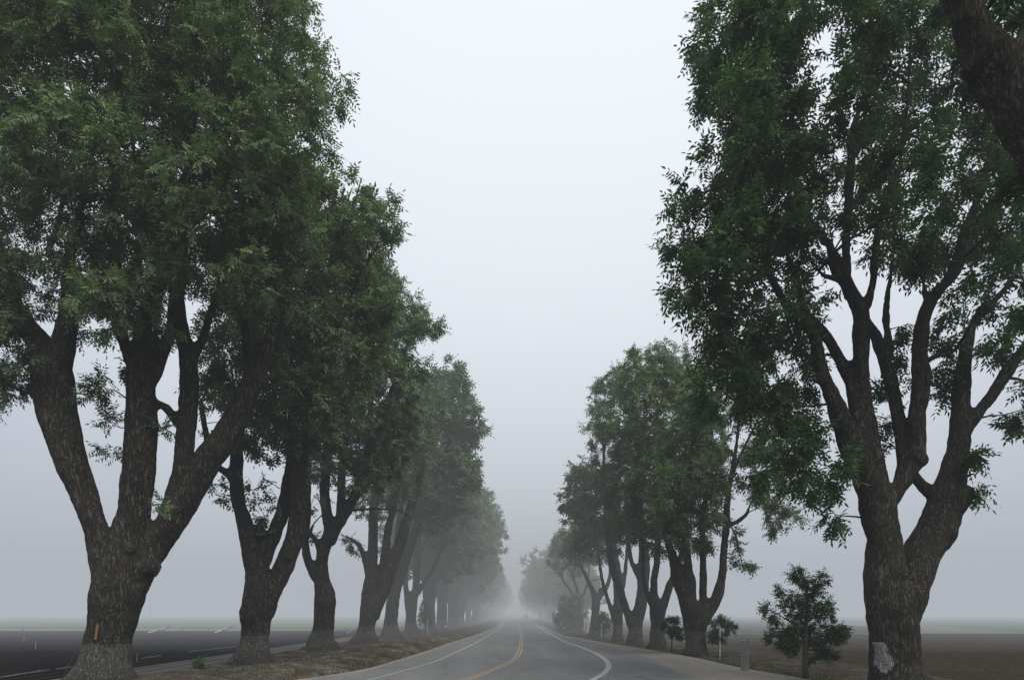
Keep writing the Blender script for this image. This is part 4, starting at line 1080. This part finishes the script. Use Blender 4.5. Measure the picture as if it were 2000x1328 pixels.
GL, GR = 'foggy walnut trees receding along the left side', 'foggy walnut trees receding along the right side'
mid_left = [(64, -7.7, 1.05, 'seventh trunk of the left row, just behind the small staked sapling'),
            (73, -7.5, 1.12, 'left-row walnut tree behind the little red sign, its crown edging the pale sky'),
            (82, -7.1, 1.16, 'left-row walnut tree behind the diamond sign, tallest of the hazy crowns'),
            (91, -7.0, 1.1, 'hazy left-row walnut tree just past the diamond sign')]
for D, X, s, lb in mid_left:
    place(kinds_tall, (X, D, -0.05), (s, s, s * rr.uniform(0.97, 1.04)), lb, GL)
D = 101.0
while D < 430:
    X = -7.1 + (D - 100) * 0.0078 + rr.uniform(-0.5, 0.5)
    s = rr.uniform(0.80, 0.95)
    place(kinds_tall if D < 125 else kinds_far_tall, (X, D, -0.05), (s, s, s * rr.uniform(0.92, 1.02)), 'faint walnut tree of the left row fading into the fog', GL)
    D += rr.uniform(8.5, 10.5) * (1 if D < 220 else 1.25)
mid_right = [(96, 9.6, 0.72, 'hazy low walnut tree of the right row behind the round bushes'),
             (112, 9.2, 0.98, 'hazy right-row walnut tree beside the white roadside boards')]
for D, X, s, lb in mid_right:
    place(kinds_low, (X, D, -0.05), (s, s, s), lb, GR)
D = 122.0
while D < 430:
    X = 9.0 + (D - 120) * 0.0085 + rr.uniform(-0.5, 0.5)
    s = rr.uniform(0.95, 1.15)
    place(kinds_low if D < 125 else kinds_far_low, (X, D, -0.05), (s, s, s * rr.uniform(0.92, 1.08)), 'faint walnut tree of the right row fading into the fog', GR)
    D += rr.uniform(8.5, 10.5) * (1 if D < 220 else 1.25)
for k in kinds_tall + kinds_low + kinds_far_tall + kinds_far_low:
    if k.name not in used:
        for ch in list(k.children): bpy.data.objects.remove(ch, do_unlink=True)
        bpy.data.objects.remove(k, do_unlink=True)

# ---- young trees
def young(name, label, D, limbs, clumps, lod='s', seed=1, mats=('young_bark', 'leaf_young'), perm=1.0, group=None):
    """clumps: (px,py,r_m)"""
    b = limbs[0][0]
    ex = []
    rg = np.random.default_rng(seed)
    for c in clumps:
        ex.append((c[0], c[1], c[2], (c[3] if len(c) > 3 else rg.uniform(-0.35, 0.35))))
    return build_tree(name, label, mpD(D), D / F, P(b[0], b[1], D), limbs, [], lod, R=0.3, seed=seed, vox=0, extras=ex, mats=mats, flare=0.1,
                      rmin=0.006, perm=perm, group=group)


DS = 19.1
young('young_tree', 'bushy young walnut tree with open tiers of leaves between the post and the scarred trunk', DS, [
    [(1573, 1324, 7.5), (1572, 1290, 6.5), (1573, 1250, 5.5), (1575, 1210, 4), (1576, 1170, 3), (1572, 1140, 2), (1560, 1112, 1)],
    ([(1575, 1260, 3), (1548, 1240, 2.2), (1512, 1238, 1.2)], -0.2),
    ([(1575, 1235, 3), (1545, 1215, 2), (1505, 1190, 1)], 0.3),
    ([(1575, 1250, 3), (1610, 1235, 2.2), (1645, 1230, 1.2)], -0.2),
    ([(1574, 1268, 2.5), (1600, 1270, 1.6), (1622, 1275, 1)], 0.3),
    ([(1576, 1175, 2.5), (1592, 1150, 1.8), (1604, 1122, 1)], 0.1),
    ([(1576, 1200, 2.5), (1550, 1175, 1.8), (1524, 1152, 1)], -0.1),
    ([(1576, 1215, 2.5), (1600, 1195, 1.8), (1618, 1170, 1)], 0.2),
], [(1556, 1112, .16), (1544, 1122, .13), (1560, 1128, .19), (1568, 1142, .17), (1580, 1148, .13), (1606, 1120, .15), (1598, 1135, .16), (1612, 1134, .13), (1600, 1152, .15), (1588, 1158, .12),
    (1524, 1152, .15), (1518, 1164, .11), (1534, 1172, .17), (1545, 1182, .15), (1555, 1160, .14), (1562, 1172, .16), (1576, 1176, .2), (1586, 1185, .2), (1570, 1200, .18), (1612, 1172, .17), (1620, 1184, .16), (1606, 1192, .2), (1622, 1198, .15), (1600, 1206, .17),
    (1498, 1186, .15), (1492, 1194, .09), (1508, 1202, .15), (1516, 1212, .14), (1530, 1186, .14), (1538, 1198, .13), (1550, 1205, .14),
    (1512, 1238, .2), (1504, 1246, .12), (1530, 1228, .2), (1546, 1232, .22), (1540, 1248, .2), (1528, 1256, .2), (1560, 1222, .2), (1576, 1226, .24), (1590, 1228, .2), (1566, 1240, .2), (1548, 1264, .16), (1536, 1270, .13), (1560, 1258, .15),
    (1620, 1232, .18), (1636, 1222, .18), (1648, 1232, .16), (1642, 1246, .17), (1628, 1248, .18), (1610, 1244, .17), (1650, 1244, .1), (1598, 1250, .14), (1608, 1268, .18), (1620, 1276, .18), (1632, 1276, .13), (1600, 1278, .14), (1586, 1284, .11), (1578, 1290, .08), (1592, 1262, .12), (1580, 1252, .14)],
    seed=301, perm=0.95)
young('young_tree', 'spindly sapling with two leafy arms tied to a pale stake', 29.0, [
    [(1405, 1281, 2), (1405, 1260, 1.8), (1404, 1240, 1.6), (1405, 1215, 1)],
    ([(1404, 1245, 1.2), (1415, 1238, 1), (1428, 1226, .8)], -0.1),
], [(1404, 1210, .2), (1412, 1212, .2), (1396, 1216, .15), (1418, 1218, .2), (1428, 1222, .18), (1424, 1230, .18), (1416, 1236, .14), (1396, 1236, .18), (1388, 1246, .16), (1398, 1248, .18), (1408, 1244, .17), (1412, 1252, .14), (1392, 1240, .17), (1406, 1282, .16), (1412, 1286, .13)], seed=302, perm=1.2)
young('young_tree', 'slim sapling with stacked leaf tufts between two right-hand trunks', 31.5, [
    [(1312, 1273, 1.8), (1312, 1250, 1.6), (1315, 1230, 1.4), (1317, 1206, .9)],
    ([(1314, 1240, 1), (1305, 1226, .9), (1299, 1215, .7)], -0.1),
], [(1318, 1206, .17), (1315, 1212, .17), (1322, 1214, .16), (1302, 1214, .2), (1298, 1220, .17), (1306, 1222, .14), (1316, 1224, .22), (1324, 1226, .2), (1312, 1236, .2), (1322, 1238, .2), (1330, 1242, .15), (1306, 1234, .15), (1326, 1230, .18)], seed=303, perm=1.2)
young('bush', 'rounded staked bush low beside the forked trunk with a sawn stub', 50.0, [
    [(1178, 1246, 2), (1178, 1230, 2), (1178, 1200, 1.2)],
    ([(1178, 1225, 1), (1168, 1212, .9), (1162, 1205, .7)], 0.1),
], [(1178, 1200, .35), (1170, 1206, .35), (1186, 1206, .35), (1164, 1214, .35), (1192, 1214, .3), (1176, 1214, .45), (1168, 1224, .4), (1182, 1224, .42), (1190, 1224, .32), (1162, 1224, .28), (1176, 1232, .35)], seed=304, perm=1.6)
young('bush', 'big dark green bush growing at the right verge before the hazy row', 66.0, [
    [(1112, 1234, 3), (1112, 1215, 2.5), (1112, 1180, 1.6)],
    ([(1112, 1212, 2), (1102, 1195, 1.4), (1098, 1180, 1)], 0.3),
    ([(1112, 1212, 2), (1122, 1196, 1.4), (1128, 1184, 1)], -0.3),
], [(1108, 1168, .7), (1118, 1162, .6), (1100, 1180, .75), (1112, 1182, .9), (1126, 1178, .75), (1096, 1194, .7), (1106, 1198, .9), (1120, 1196, .95), (1134, 1194, .7), (1100, 1210, .8), (1114, 1212, .95), (1128, 1210, .8), (1092, 1204, .5), (1122, 1222, .6), (1106, 1222, .6)], seed=305, lod=1, mats=('young_bark', 'leaf_mid'), perm=2.0)
young('young_tree', 'small conical sapling tied to a white stake in the left tree row', 57.0, [
    [(833, 1240, 1.6), (833, 1220, 1.4), (832, 1190, 1), (832, 1166, .6)],
], [(832, 1164, .16), (832, 1170, .24), (831, 1177, .32), (828, 1184, .36), (836, 1184, .3), (826, 1194, .4), (836, 1194, .42), (831, 1200, .45), (824, 1206, .4), (840, 1206, .42), (832, 1212, .4), (838, 1216, .3), (825, 1216, .35), (843, 1196, .3)], seed=306, perm=1.4, mats=('young_bark', 'leaf_mid'))
young('weed', 'small upright green weed on the dirt beside the second left trunk', 21.4, [
    [(387, 1312, .8), (387, 1300, .7), (387, 1290, .5)],
], [(387, 1292, .09, 0), (385, 1300, .1, 0), (390, 1302, .1, 0), (386, 1308, .1, 0), (391, 1309, .07, 0)], seed=307, perm=1.6, mats=('young_bark', 'leaf_mid'))


# ---- posts, stakes, signs
def stake(name, label, px, py, top, w, D, mat, group=None, lean=0.0, cat='stake'):
    bm = bmesh.new()
    b = P(px, py, D); t = P(px + lean, top, D)
    add_cyl(bm, b - np.array([0, 0, .1]), t, w / 2, w * 0.45, 8)
    o = bm_obj(name, bm, M[mat])
    tag(o, label, cat, group); return o


def gz(py): return GD(py)


# big square wooden post, weathered, with checks and a chipped top
D = 21.6; b = P(1455, HY + CAMH * F / D, D)
bm = bmesh.new()
w, hgt = 0.20, 0.97
rings = []
rp = random.Random(3)
for k in range(15):
    z = -0.15 + (hgt + 0.15) * k / 14
    ring = []
    for j in range(20):
        t = 2 * math.pi * (j + 0.5) / 20
        c_, s_ = math.cos(t), math.sin(t); q = 1 / max(abs(c_), abs(s_))
        q = min(q, 1.28)
        e = 1 + rp.uniform(-0.015, 0.015) - (0.12 if j in (4, 13) else 0) - (0.10 if (j in (9, 10) and 4 < k < 9) else 0)
        tz = z + (rp.uniform(-0.012, 0.02) if k == 14 else 0) + (0.02 * c_ if k == 14 else 0)
        ring.append(bm.verts.new((w / 2 * q * c_ * e + 0.012 * math.sin(z * 2), w / 2 * q * s_ * e, tz)))
    rings.append(ring)
for a, c in zip(rings, rings[1:]):
    for j in range(20): bm.faces.new((a[j], a[(j + 1) % 20], c[(j + 1) % 20], c[j]))
bm.faces.new(rings[-1])
o = bm_obj('wooden_post', bm, M['wood_post']); o.location = (b[0], b[1], -0.02); o.rotation_euler = (0, math.radians(-1.5), 0.25)
tag(o, 'thick weathered grey wooden post standing at the field edge', 'post')

stake('sapling_stake', 'pale stake tied to the two-armed sapling on the right', 1406, 1280, 1222, 0.045, 28.6, 'stake')
stake('sapling_stake', 'thin stake beside the bush under the forked right trunk', 1175, 1248, 1217, 0.05, 49.4, 'stake')
stake('sapling_stake', 'white stake of the conical sapling in the left row', 835, 1240, 1205, 0.09, 56.4, 'white_paint')
stake('marker_stake', 'white marker stake just right of the fourth left trunk', 737, 1252, 1224, 0.055, 41.5, 'white_paint')
stake('marker_stake', 'tall grey stake in front of the fifth left trunk', 754, 1250, 1204, 0.05, 43.6, 'galv')
stake('marker_stake', 'short dark stake between the sixth left trunk and the sapling', 819, 1240, 1224, 0.05, 56.5, 'galv')
stake('marker_stake', 'tall white stake before the hazy leaning right trunks', 1141, 1232, 1205, 0.11, 64.0, 'white_paint')
stake('marker_stake', 'broad white peeling stake beside the leaning right trunk', 1147, 1233, 1204, 0.2, 63.0, 'white_paint', lean=2)
stake('thin_pole', 'thin pole standing far out in the fog left of the second trunk', 294, 1206, 1168, 0.10, 175.0, 'galv', cat='pole')
for i, (px, py, tp, lb) in enumerate([(46, 1250, 1244, 'leftmost tiny riser in the dark field'), (69, 1263, 1252, 'thin white riser in the dark field left of the big trunk'), (267, 1287, 1274, 'thin white riser just right of the biggest left trunk')]):
    stake('irrigation_riser', lb, px, py, tp, 0.02, gz(py), 'stake', 'irrigation risers in the dark field', lean=1.5, cat='riser')
stake('leaning_stick', 'thin dark stick leaning against the left side of the nearest left trunk', 124, 1312, 1266, 0.016, 18.6, 'young_bark', lean=27, cat='stick')

# orange strip on the first trunk
D = D1 - 0.66
a = P(186, 1249, D); c = P(191, 1219, D)
bm = bmesh.new()
dx = c - a; L_ = np.linalg.norm(dx); ang = math.atan2(dx[0], dx[2])
add_box(bm, (0, 0, 0), (0.062, 0.02, L_))
o = bm_obj('wooden_strip', bm, M['orange_wood'], bevel=0.004); mid = (a + c) / 2; o.location = mid; o.rotation_euler = (0.05, ang, 0)
tag(o, 'orange brown wooden strip fixed upright to the nearest left trunk', 'strip')


def pipe(label, p, q, r=0.04, mat='pipe', joints=2, grp=None):
    p = np.array(p, float); q = np.array(q, float)
    root = empty('irrigation_pipe', p); tag(root, label, 'pipe', grp)
    bm = bmesh.new(); add_cyl(bm, (0, 0, 0), q - p, r, r, 10)
    bm_obj('tube', bm, M[mat], root, smooth=True)
    for k in range(joints):
        t = (k + 0.5) / joints
        bm = bmesh.new(); m_ = (q - p) * t; d = (q - p) / np.linalg.norm(q - p)
        add_cyl(bm, m_ - d * 0.08, m_ + d * 0.08, r * 1.45, r * 1.45, 10)
        bm_obj('coupling', bm, M['galv'], root, smooth=True)
    return root


GP = 'irrigation pipe lengths laid beside the dirt track'
for (x0, y0, x1, y1, lb) in [(-60, 1331, 7, 1321.5, 'pale irrigation pipe length leaving the frame at the lower left edge'), (8, 1321.3, 55, 1313.8, 'pale irrigation pipe length nearest the lower left corner'),
                             (56, 1313.6, 95, 1308.2, 'pale irrigation pipe length ending before a gap left of the big trunk'),
                             (112, 1306.0, 142, 1302.4, 'short pale irrigation pipe length touching the left root of the big trunk'),
                             (277, 1285.2, 314, 1280.0, 'short irrigation pipe length right of the nearest left trunk'), (368, 1272.8, 388, 1270, 'stubby irrigation pipe piece between the first two left trunks'),
                             (391, 1269.8, 462, 1262, 'irrigation pipe length running behind the second left trunk')]:
    pipe(lb, G(x0, y0, -0.06), G(x1, y1, -0.06), 0.028, joints=1, grp=GP)
pipe('long pale pipe lying along the far end of the dark field', (-112, 70.6, 0.06), (-13.5, 70.4, 0.06), 0.075, 'white_paint', joints=12)
for (x0, y0, x1, y1, lb) in [(290, 1235.2, 327, 1228.5, 'slanting pipe across the far field end, left of the second trunk'), (420, 1235.2, 448, 1229, 'slanting pipe at the far field end touching the second trunk'),
                             (678, 1236.5, 696, 1227.5, 'bright slanting pipe between the third and fourth left trunks')]:
    a = G(x0, y0, 0.05); c = G(x1, y1, 0.05); c[1] = min(c[1], 73.0); c[0] = (x1 - CX) * c[1] / F; c[2] = 0.3
    pipe(lb, a, c, 0.07, 'white_paint', joints=1)
for px, lb in ((328, 'small dark bird resting on the green field edge, left one'), (450, 'small dark bird resting on the green field edge, right one')):
    o_ = P(px, 1223.4, 82); bm = bmesh.new()
    bmesh.ops.create_uvsphere(bm, u_segments=14, v_segments=8, radius=1.0)
    for v in bm.verts:
        v.co = Vector((v.co.x * 0.16, v.co.y * 0.07, v.co.z * 0.075 + 0.02 * v.co.x))
        if v.co.x < -0.1: v.co.z *= 0.5; v.co.x -= 0.06
    root = empty('bird', (o_[0], 82, -0.05)); tag(root, lb, 'bird', 'dark birds on the green field')
    b_ = bm_obj('body', bm, M['car_dark'], root, smooth=True); b_.location = (0, 0, 0.17)
    bm = bmesh.new(); bmesh.ops.create_uvsphere(bm, u_segments=10, v_segments=6, radius=0.05)
    h_ = bm_obj('head', bm, M['car_dark'], root, smooth=True); h_.location = (0.16, 0, 0.25)
    bm = bmesh.new(); add_cyl(bm, (0.04, 0, -0.02), (0.03, 0, 0.13), 0.012, 0.012, 6); add_cyl(bm, (-0.03, 0, -0.02), (-0.02, 0, 0.13), 0.012, 0.012, 6)
    bm_obj('legs', bm, M['car_dark'], root)
    root.scale = (2.0, 2.0, 1.4)


def sign(label, px, ybase, ytop, D, boards, post=0.06, cat='sign', postmat='galv'):
    b = P(px, ybase, D)
    root = empty('road_sign', b); tag(root, label, cat)
    bm = bmesh.new(); add_box(bm, (0, 0, (CAMH - (ytop - HY) * D / F - b[2]) / 2 - 0.05), (post, post, CAMH - (ytop - HY) * D / F - b[2] + 0.1))
    bm_obj('post', bm, M[postmat], root)
    for (nm, cx, cy, w, h, rot, mat, extra) in boards:
        c = P(cx, cy, D - post / 2 - 0.03)
        bm = bmesh.new(); add_box(bm, (0, 0, 0), (w, 0.012, h))
        o = bm_obj(nm, bm, M[mat], root, bevel=0.003); o.location = Vector(c) - Vector(b); o.rotation_euler = (0, math.radians(rot), 0)
        for (ex, ez, ew, eh, em_) in extra:
            bm = bmesh.new(); add_box(bm, (ex, -0.012, ez), (ew, 0.008, eh))
            bm_obj('marking', bm, M[em_], o)
    return root


sign('small red and white sign on a short post below the left trunks', 870, 1233, 1220, 66, [('board', 870.5, 1222.5, 0.38, 0.32, 0, 'red_sign', [(0, 0, 0.27, 0.17, 'white_box')])], 0.05)
sign('grey diamond sign with two small plates under it, left verge', 901, 1228, 1201, 86, [('board', 901, 1207, 0.56, 0.56, 45, 'sign_back', [(0.0, 0.0, 0.07, 0.36, 'galv'), (0.0, 0.0, 0.36, 0.066, 'galv')]), ('plate', 897.5, 1219, 0.20, 0.56, 0, 'sign_back', []), ('plate', 903.5, 1219, 0.20, 0.56, 0, 'sign_back', [])], 0.06)
sign('narrow pale sign further along the left verge', 922, 1222, 1201, 98, [('board', 922, 1205, 0.22, 0.6, 0, 'sign_back', []), ('plate', 922, 1212, 0.32, 0.26, 0, 'sign_back', [])], 0.06)
sign('small cream reflector board low on the far left verge', 953, 1212, 1199, 150, [('board', 953, 1200, 0.4, 0.4, 20, 'white_box', [])], 0.08)
sign('white square board in the fog beside the right edge line', 1055, 1213, 1196, 130, [('board', 1055, 1198.5, 0.45, 0.55, 0, 'white_box', [])], 0.08)
sign('bright narrow white board high among the right trunks', 1072, 1216, 1185.5, 112, [('board', 1072.3, 1188.6, 0.16, 0.5, 0, 'white_box', [])], 0.07)
sign('white board with an angled lower plate by the dark bush', 1085, 1216, 1192, 105, [('board', 1085.6, 1194, 0.3, 0.36, 25, 'white_box', []), ('plate', 1084, 1199.5, 0.24, 0.5, -8, 'white_box', []), ('plate', 1086.5, 1203, 0.16, 0.4, -30, 'sign_back', [])], 0.08, postmat='white_paint')

# pale sheets lying in the far right field
for (px, py, wd, lb) in [(1805, 1199.6, 8, 'smaller far white sheet on the right-hand field'), (1820, 1206, 14, 'larger nearer white sheet on the right-hand field')]:
    D = 400.0 if py < 1200 else 235.0
    c = P(px, py, D); w = wd * D / F
    root = empty('plastic_tunnel', (c[0], D, -0.12)); tag(root, lb, 'tunnel', 'white sheets far out on the field')
    bm = bmesh.new(); n = 12; hh = 0.6 if D > 300 else 0.35
    A = [bm.verts.new((-w / 2, -1.5 * math.cos(math.pi * k / n), hh * math.sin(math.pi * k / n))) for k in range(n + 1)]
    B = [bm.verts.new((w / 2, -1.5 * math.cos(math.pi * k / n), hh * math.sin(math.pi * k / n))) for k in range(n + 1)]
    for k in range(n): bm.faces.new((A[k], A[k + 1], B[k + 1], B[k]))
    bm.faces.new(A); bm.faces.new(B[::-1])
    bm_obj('cover', bm, M['white_box'], root)
    bm = bmesh.new(); add_box(bm, (0, -1.55, 0.04), (w * 1.02, 0.12, 0.14)); bm_obj('edge_board', bm, M['galv'], root)


# ---- cars
def car(label, loc, rz, paint, lit=False):
    root = empty('car', loc, rz); tag(root, label, 'car')
    prof = [(-2.15, 0.28), (-2.22, 0.55), (-2.15, 0.92), (-1.15, 1.02), (-0.45, 1.46), (0.95, 1.50), (1.75, 1.08), (2.15, 1.02), (2.2, 0.55), (2.12, 0.28)]   # +y = rear
    bm = bmesh.new(); sides = []
    for sx, k in ((-1, 0), (-0.93, 1), (0.93, 1), (1, 0)):
        ring = []
        for (y, z) in prof:
            w = 0.90 if z < 1.1 else 0.66
            if k: w2 = w * 0.96 * (1 if sx > 0 else -1); zz = z + 0.02
            else: w2 = w * (1 if sx > 0 else -1); zz = z
            ring.append(bm.verts.new((w2, y, zz)))
        sides.append(ring)
    n = len(prof)
    for a, c in zip(sides, sides[1:]):
        for j in range(n): bm.faces.new((a[j], a[(j + 1) % n], c[(j + 1) % n], c[j]))
    bm.faces.new(sides[0][::-1]); bm.faces.new(sides[-1])
    bm_obj('body', bm, M[paint], root, bevel=0.02)
    for nm, y0, z0, y1, z1 in (('windscreen', -1.12, 1.06, -0.50, 1.44), ('rear_window', 1.70, 1.12, 1.02, 1.46)):
        bm = bmesh.new(); s = -0.03 if y0 < 0 else 0.03
        vs = [bm.verts.new(v) for v in ((-0.78, y0 + s, z0), (0.78, y0 + s, z0), (0.62, y1 + s, z1), (-0.62, y1 + s, z1))]
        vs2 = [bm.verts.new((v.co.x, v.co.y - s * 0.4, v.co.z)) for v in vs]
        bm.faces.new(vs); bm.faces.new(vs2[::-1])
        for j in range(4): bm.faces.new((vs[j], vs2[j], vs2[(j + 1) % 4], vs[(j + 1) % 4]))
        bm_obj(nm, bm, M['car_glass'], root)
    for sx in (-1, 1):
        bm = bmesh.new()
        vs = [bm.verts.new(v) for v in ((sx * 0.80, -0.95, 1.12), (sx * 0.80, 1.45, 1.12), (sx * 0.685, 0.9, 1.42), (sx * 0.685, -0.42, 1.42))]
        bm.faces.new(vs); bm_obj('side_window', bm, M['car_glass'], root)
        bm = bmesh.new(); add_box(bm, (sx * 0.66, 2.2, 0.80), (0.26, 0.06, 0.16)); bm_obj('tail_light', bm, M['tail'], root, bevel=0.01)
        bm = bmesh.new(); add_cyl(bm, (sx * 0.62, -2.15, 0.68), (sx * 0.62, -2.25, 0.68), 0.11, 0.10, 14); bm_obj('headlight', bm, M['head'] if lit else M['white_box'], root)
        for y in (-1.35, 1.35):
            bm = bmesh.new(); add_cyl(bm, (sx * 0.70, y, 0.33), (sx * 0.92, y, 0.33), 0.33, 0.33, 20)
            w_ = bm_obj('wheel', bm, M['rubber'], root, bevel=0.02)
            bm = bmesh.new(); add_cyl(bm, (sx * 0.90, y, 0.33), (sx * 0.935, y, 0.33), 0.2, 0.17, 14); bm_obj('rim', bm, M['galv'], w_)
    bm = bmesh.new(); add_box(bm, (0, 2.20, 0.42), (1.72, 0.12, 0.2)); bm_obj('bumper', bm, M['rubber'], root, bevel=0.02)
    bm = bmesh.new(); add_box(bm, (0, 2.24, 0.66), (0.42, 0.02, 0.12)); bm_obj('number_plate', bm, M['white_box'], root)
    return root


car('silver car driving away in the right lane, seen from behind', (P(1026.5, 1208, 218)[0], 218, 0.0), math.radians(180), 'car_silver').rotation_euler = (0, 0, 0)
car('oncoming car far off in the fog with both headlights lit', (P(998, 1204, 290)[0], 290, 0.0), 0, 'car_silver', True)
# the silver car shows its tail: its +y end must face the camera
for o in bpy.data.objects:
    if o.name.startswith('car') and o.type == 'EMPTY' and abs(o.location.y - 218) < 1: o.rotation_euler = (0, 0, math.pi)

# far hedge specks and a distant tree behind the right row
# ---- dry grass and litter on the verges
rg = np.random.default_rng(91)


def blades(name, n, xf, drange, h, w, mat, label_kind='stuff', seed=1, spread=0.10, bl=7):
    r = np.random.default_rng(seed)
    D = drange[0] + (drange[1] - drange[0]) * r.random(n) ** 1.5
    X = xf(D, r)
    k = vnoise(X, D, seed, 3, 0.8) > -0.02
    X, D = X[k], D[k]; n = len(X)
    Z = ground_h(X, D)
    Z = np.where((X > fEL(D)) & (X < fER(D)), 0.0, Z)
    X = np.repeat(X, bl); D = np.repeat(D, bl); Z = np.repeat(Z, bl); m_ = len(X)
    ox = r.normal(size=m_) * spread; oy = r.normal(size=m_) * spread
    a = r.random(m_) * 6.28; hh = h * (0.4 + 0.9 * r.random(m_)); ww = w * (0.7 + 0.6 * r.random(m_))
    ln = 0.65 * r.normal(size=m_) * hh; ln2 = 0.65 * r.normal(size=m_) * hh
    cx, sx = np.cos(a) * ww, np.sin(a) * ww
    b = np.stack([X + ox, D + oy, Z - 0.01], -1)
    V = np.stack([b - np.stack([cx, sx, 0 * cx], -1), b + np.stack([cx, sx, 0 * cx], -1),
                  b + np.stack([cx * 0.5 + ln * 0.5, sx * 0.5 + ln2 * 0.5, hh * 0.6], -1), b + np.stack([ln, ln2, hh], -1)], 1).reshape(-1, 3)
    Q = np.arange(len(V)).reshape(-1, 4)
    o = mesh_np(name, V, Q, M[mat], attrs={'tint': np.repeat(np.clip(r.normal(size=m_) * 0.25 + 0.5, 0, 1), 4)})
    tag(o, kind='stuff'); return o


o = blades('dry_grass', 2600, lambda D, r: fEL(D) - np.abs(r.normal(size=len(D))) * 0.5 - 0.02, (18, 120), 0.10, 0.008, 'leaf_dry', seed=4)
tag(o, 'short dry grass along the left edge of the asphalt', 'grass')
o = blades('verge_grass', 1500, lambda D, r: fER(D) + np.abs(r.normal(size=len(D))) * 0.5, (18, 130), 0.09, 0.008, 'leaf_dry', seed=6)
tag(o, 'short dry grass along the right edge of the dirt shoulder', 'grass')
o = blades('green_weeds', 420, lambda D, r: np.where(r.random(len(D)) < 0.5, fEL(D) - 0.3 - 2.2 * r.random(len(D)), fER(D) + 0.2 + 1.8 * r.random(len(D))), (18, 90), 0.13, 0.013, 'leaf_mid', seed=8, spread=0.07, bl=9)
tag(o, 'scattered green weeds on the roadside dirt', 'weeds')


def litter(name, n, xf, drange, size, mat, seed, zf=ground_h):
    r = np.random.default_rng(seed)
    D = drange[0] + (drange[1] - drange[0]) * r.random(n) ** 1.6
    X = xf(D, r); Z = zf(X, D)
    s = size * (0.4 + 1.2 * r.random(n) ** 2)
    th = r.random(n) * 6.28
    base = np.array([[1, 0, 0], [0.3, 0.9, 0], [-0.8, 0.6, 0], [-0.7, -0.7, 0], [0.4, -0.9, 0]])
    V = []
    for j in range(5):
        c_, s_ = np.cos(th), np.sin(th); jx = base[j, 0] * (0.8 + 0.4 * r.random(n)); jy = base[j, 1] * (0.8 + 0.4 * r.random(n))
        V.append(np.stack([X + s * (jx * c_ - jy * s_), D + s * (jx * s_ + jy * c_), Z - 0.15 * s], -1))
    V.append(np.stack([X + 0.2 * s * r.normal(size=n), D + 0.2 * s * r.normal(size=n), Z + s * (0.5 + 0.4 * r.random(n))], -1))
    V = np.stack(V, 1).reshape(-1, 3)
    i = np.arange(n)[:, None] * 6
    T = np.concatenate([np.concatenate([i + j, i + (j + 1) % 5, i + 5], 1) for j in range(5)])
    o = mesh_np(name, V, np.zeros((0, 4), int), M[mat], T=T)
    tag(o, kind='stuff'); return o


M['stone'] = plain_mat('stone', (0.12, 0.105, 0.085), 0.9, 0.5, 20)
M['clod'] = plain_mat('clod', (0.05, 0.042, 0.033), 0.95, 0.4, 20)
o = litter('soil_clods', 9000, lambda D, r: fEL(D) - 0.1 - 4.5 * r.random(len(D)), (17, 80), 0.035, 'clod', 5); tag(o, 'dark clods and leaf litter on the left bank', 'clods')
o = litter('pebbles', 2600, lambda D, r: np.where(r.random(len(D)) < 0.45, fEL(D) - 3.2 * r.random(len(D)) ** 1.5, fER(D) - 2.2 * r.random(len(D)) ** 1.4 + 0.3), (17, 70), 0.018, 'stone', 9,
           zf=lambda X, D: np.where((X > fEL(D)) & (X < fER(D)), 0.0, ground_h(X, D))); tag(o, 'loose pebbles and gravel on the dirt shoulders', 'gravel')
o = litter('field_clods', 8000, lambda D, r: fER(D) + 0.5 + 14 * r.random(len(D)), (17, 60), 0.018, 'clod', 15, zf=lambda X, D: np.full_like(X, -0.11)); tag(o, 'small clods scattered over the ploughed soil', 'clods')
print('objects', len(bpy.data.objects))
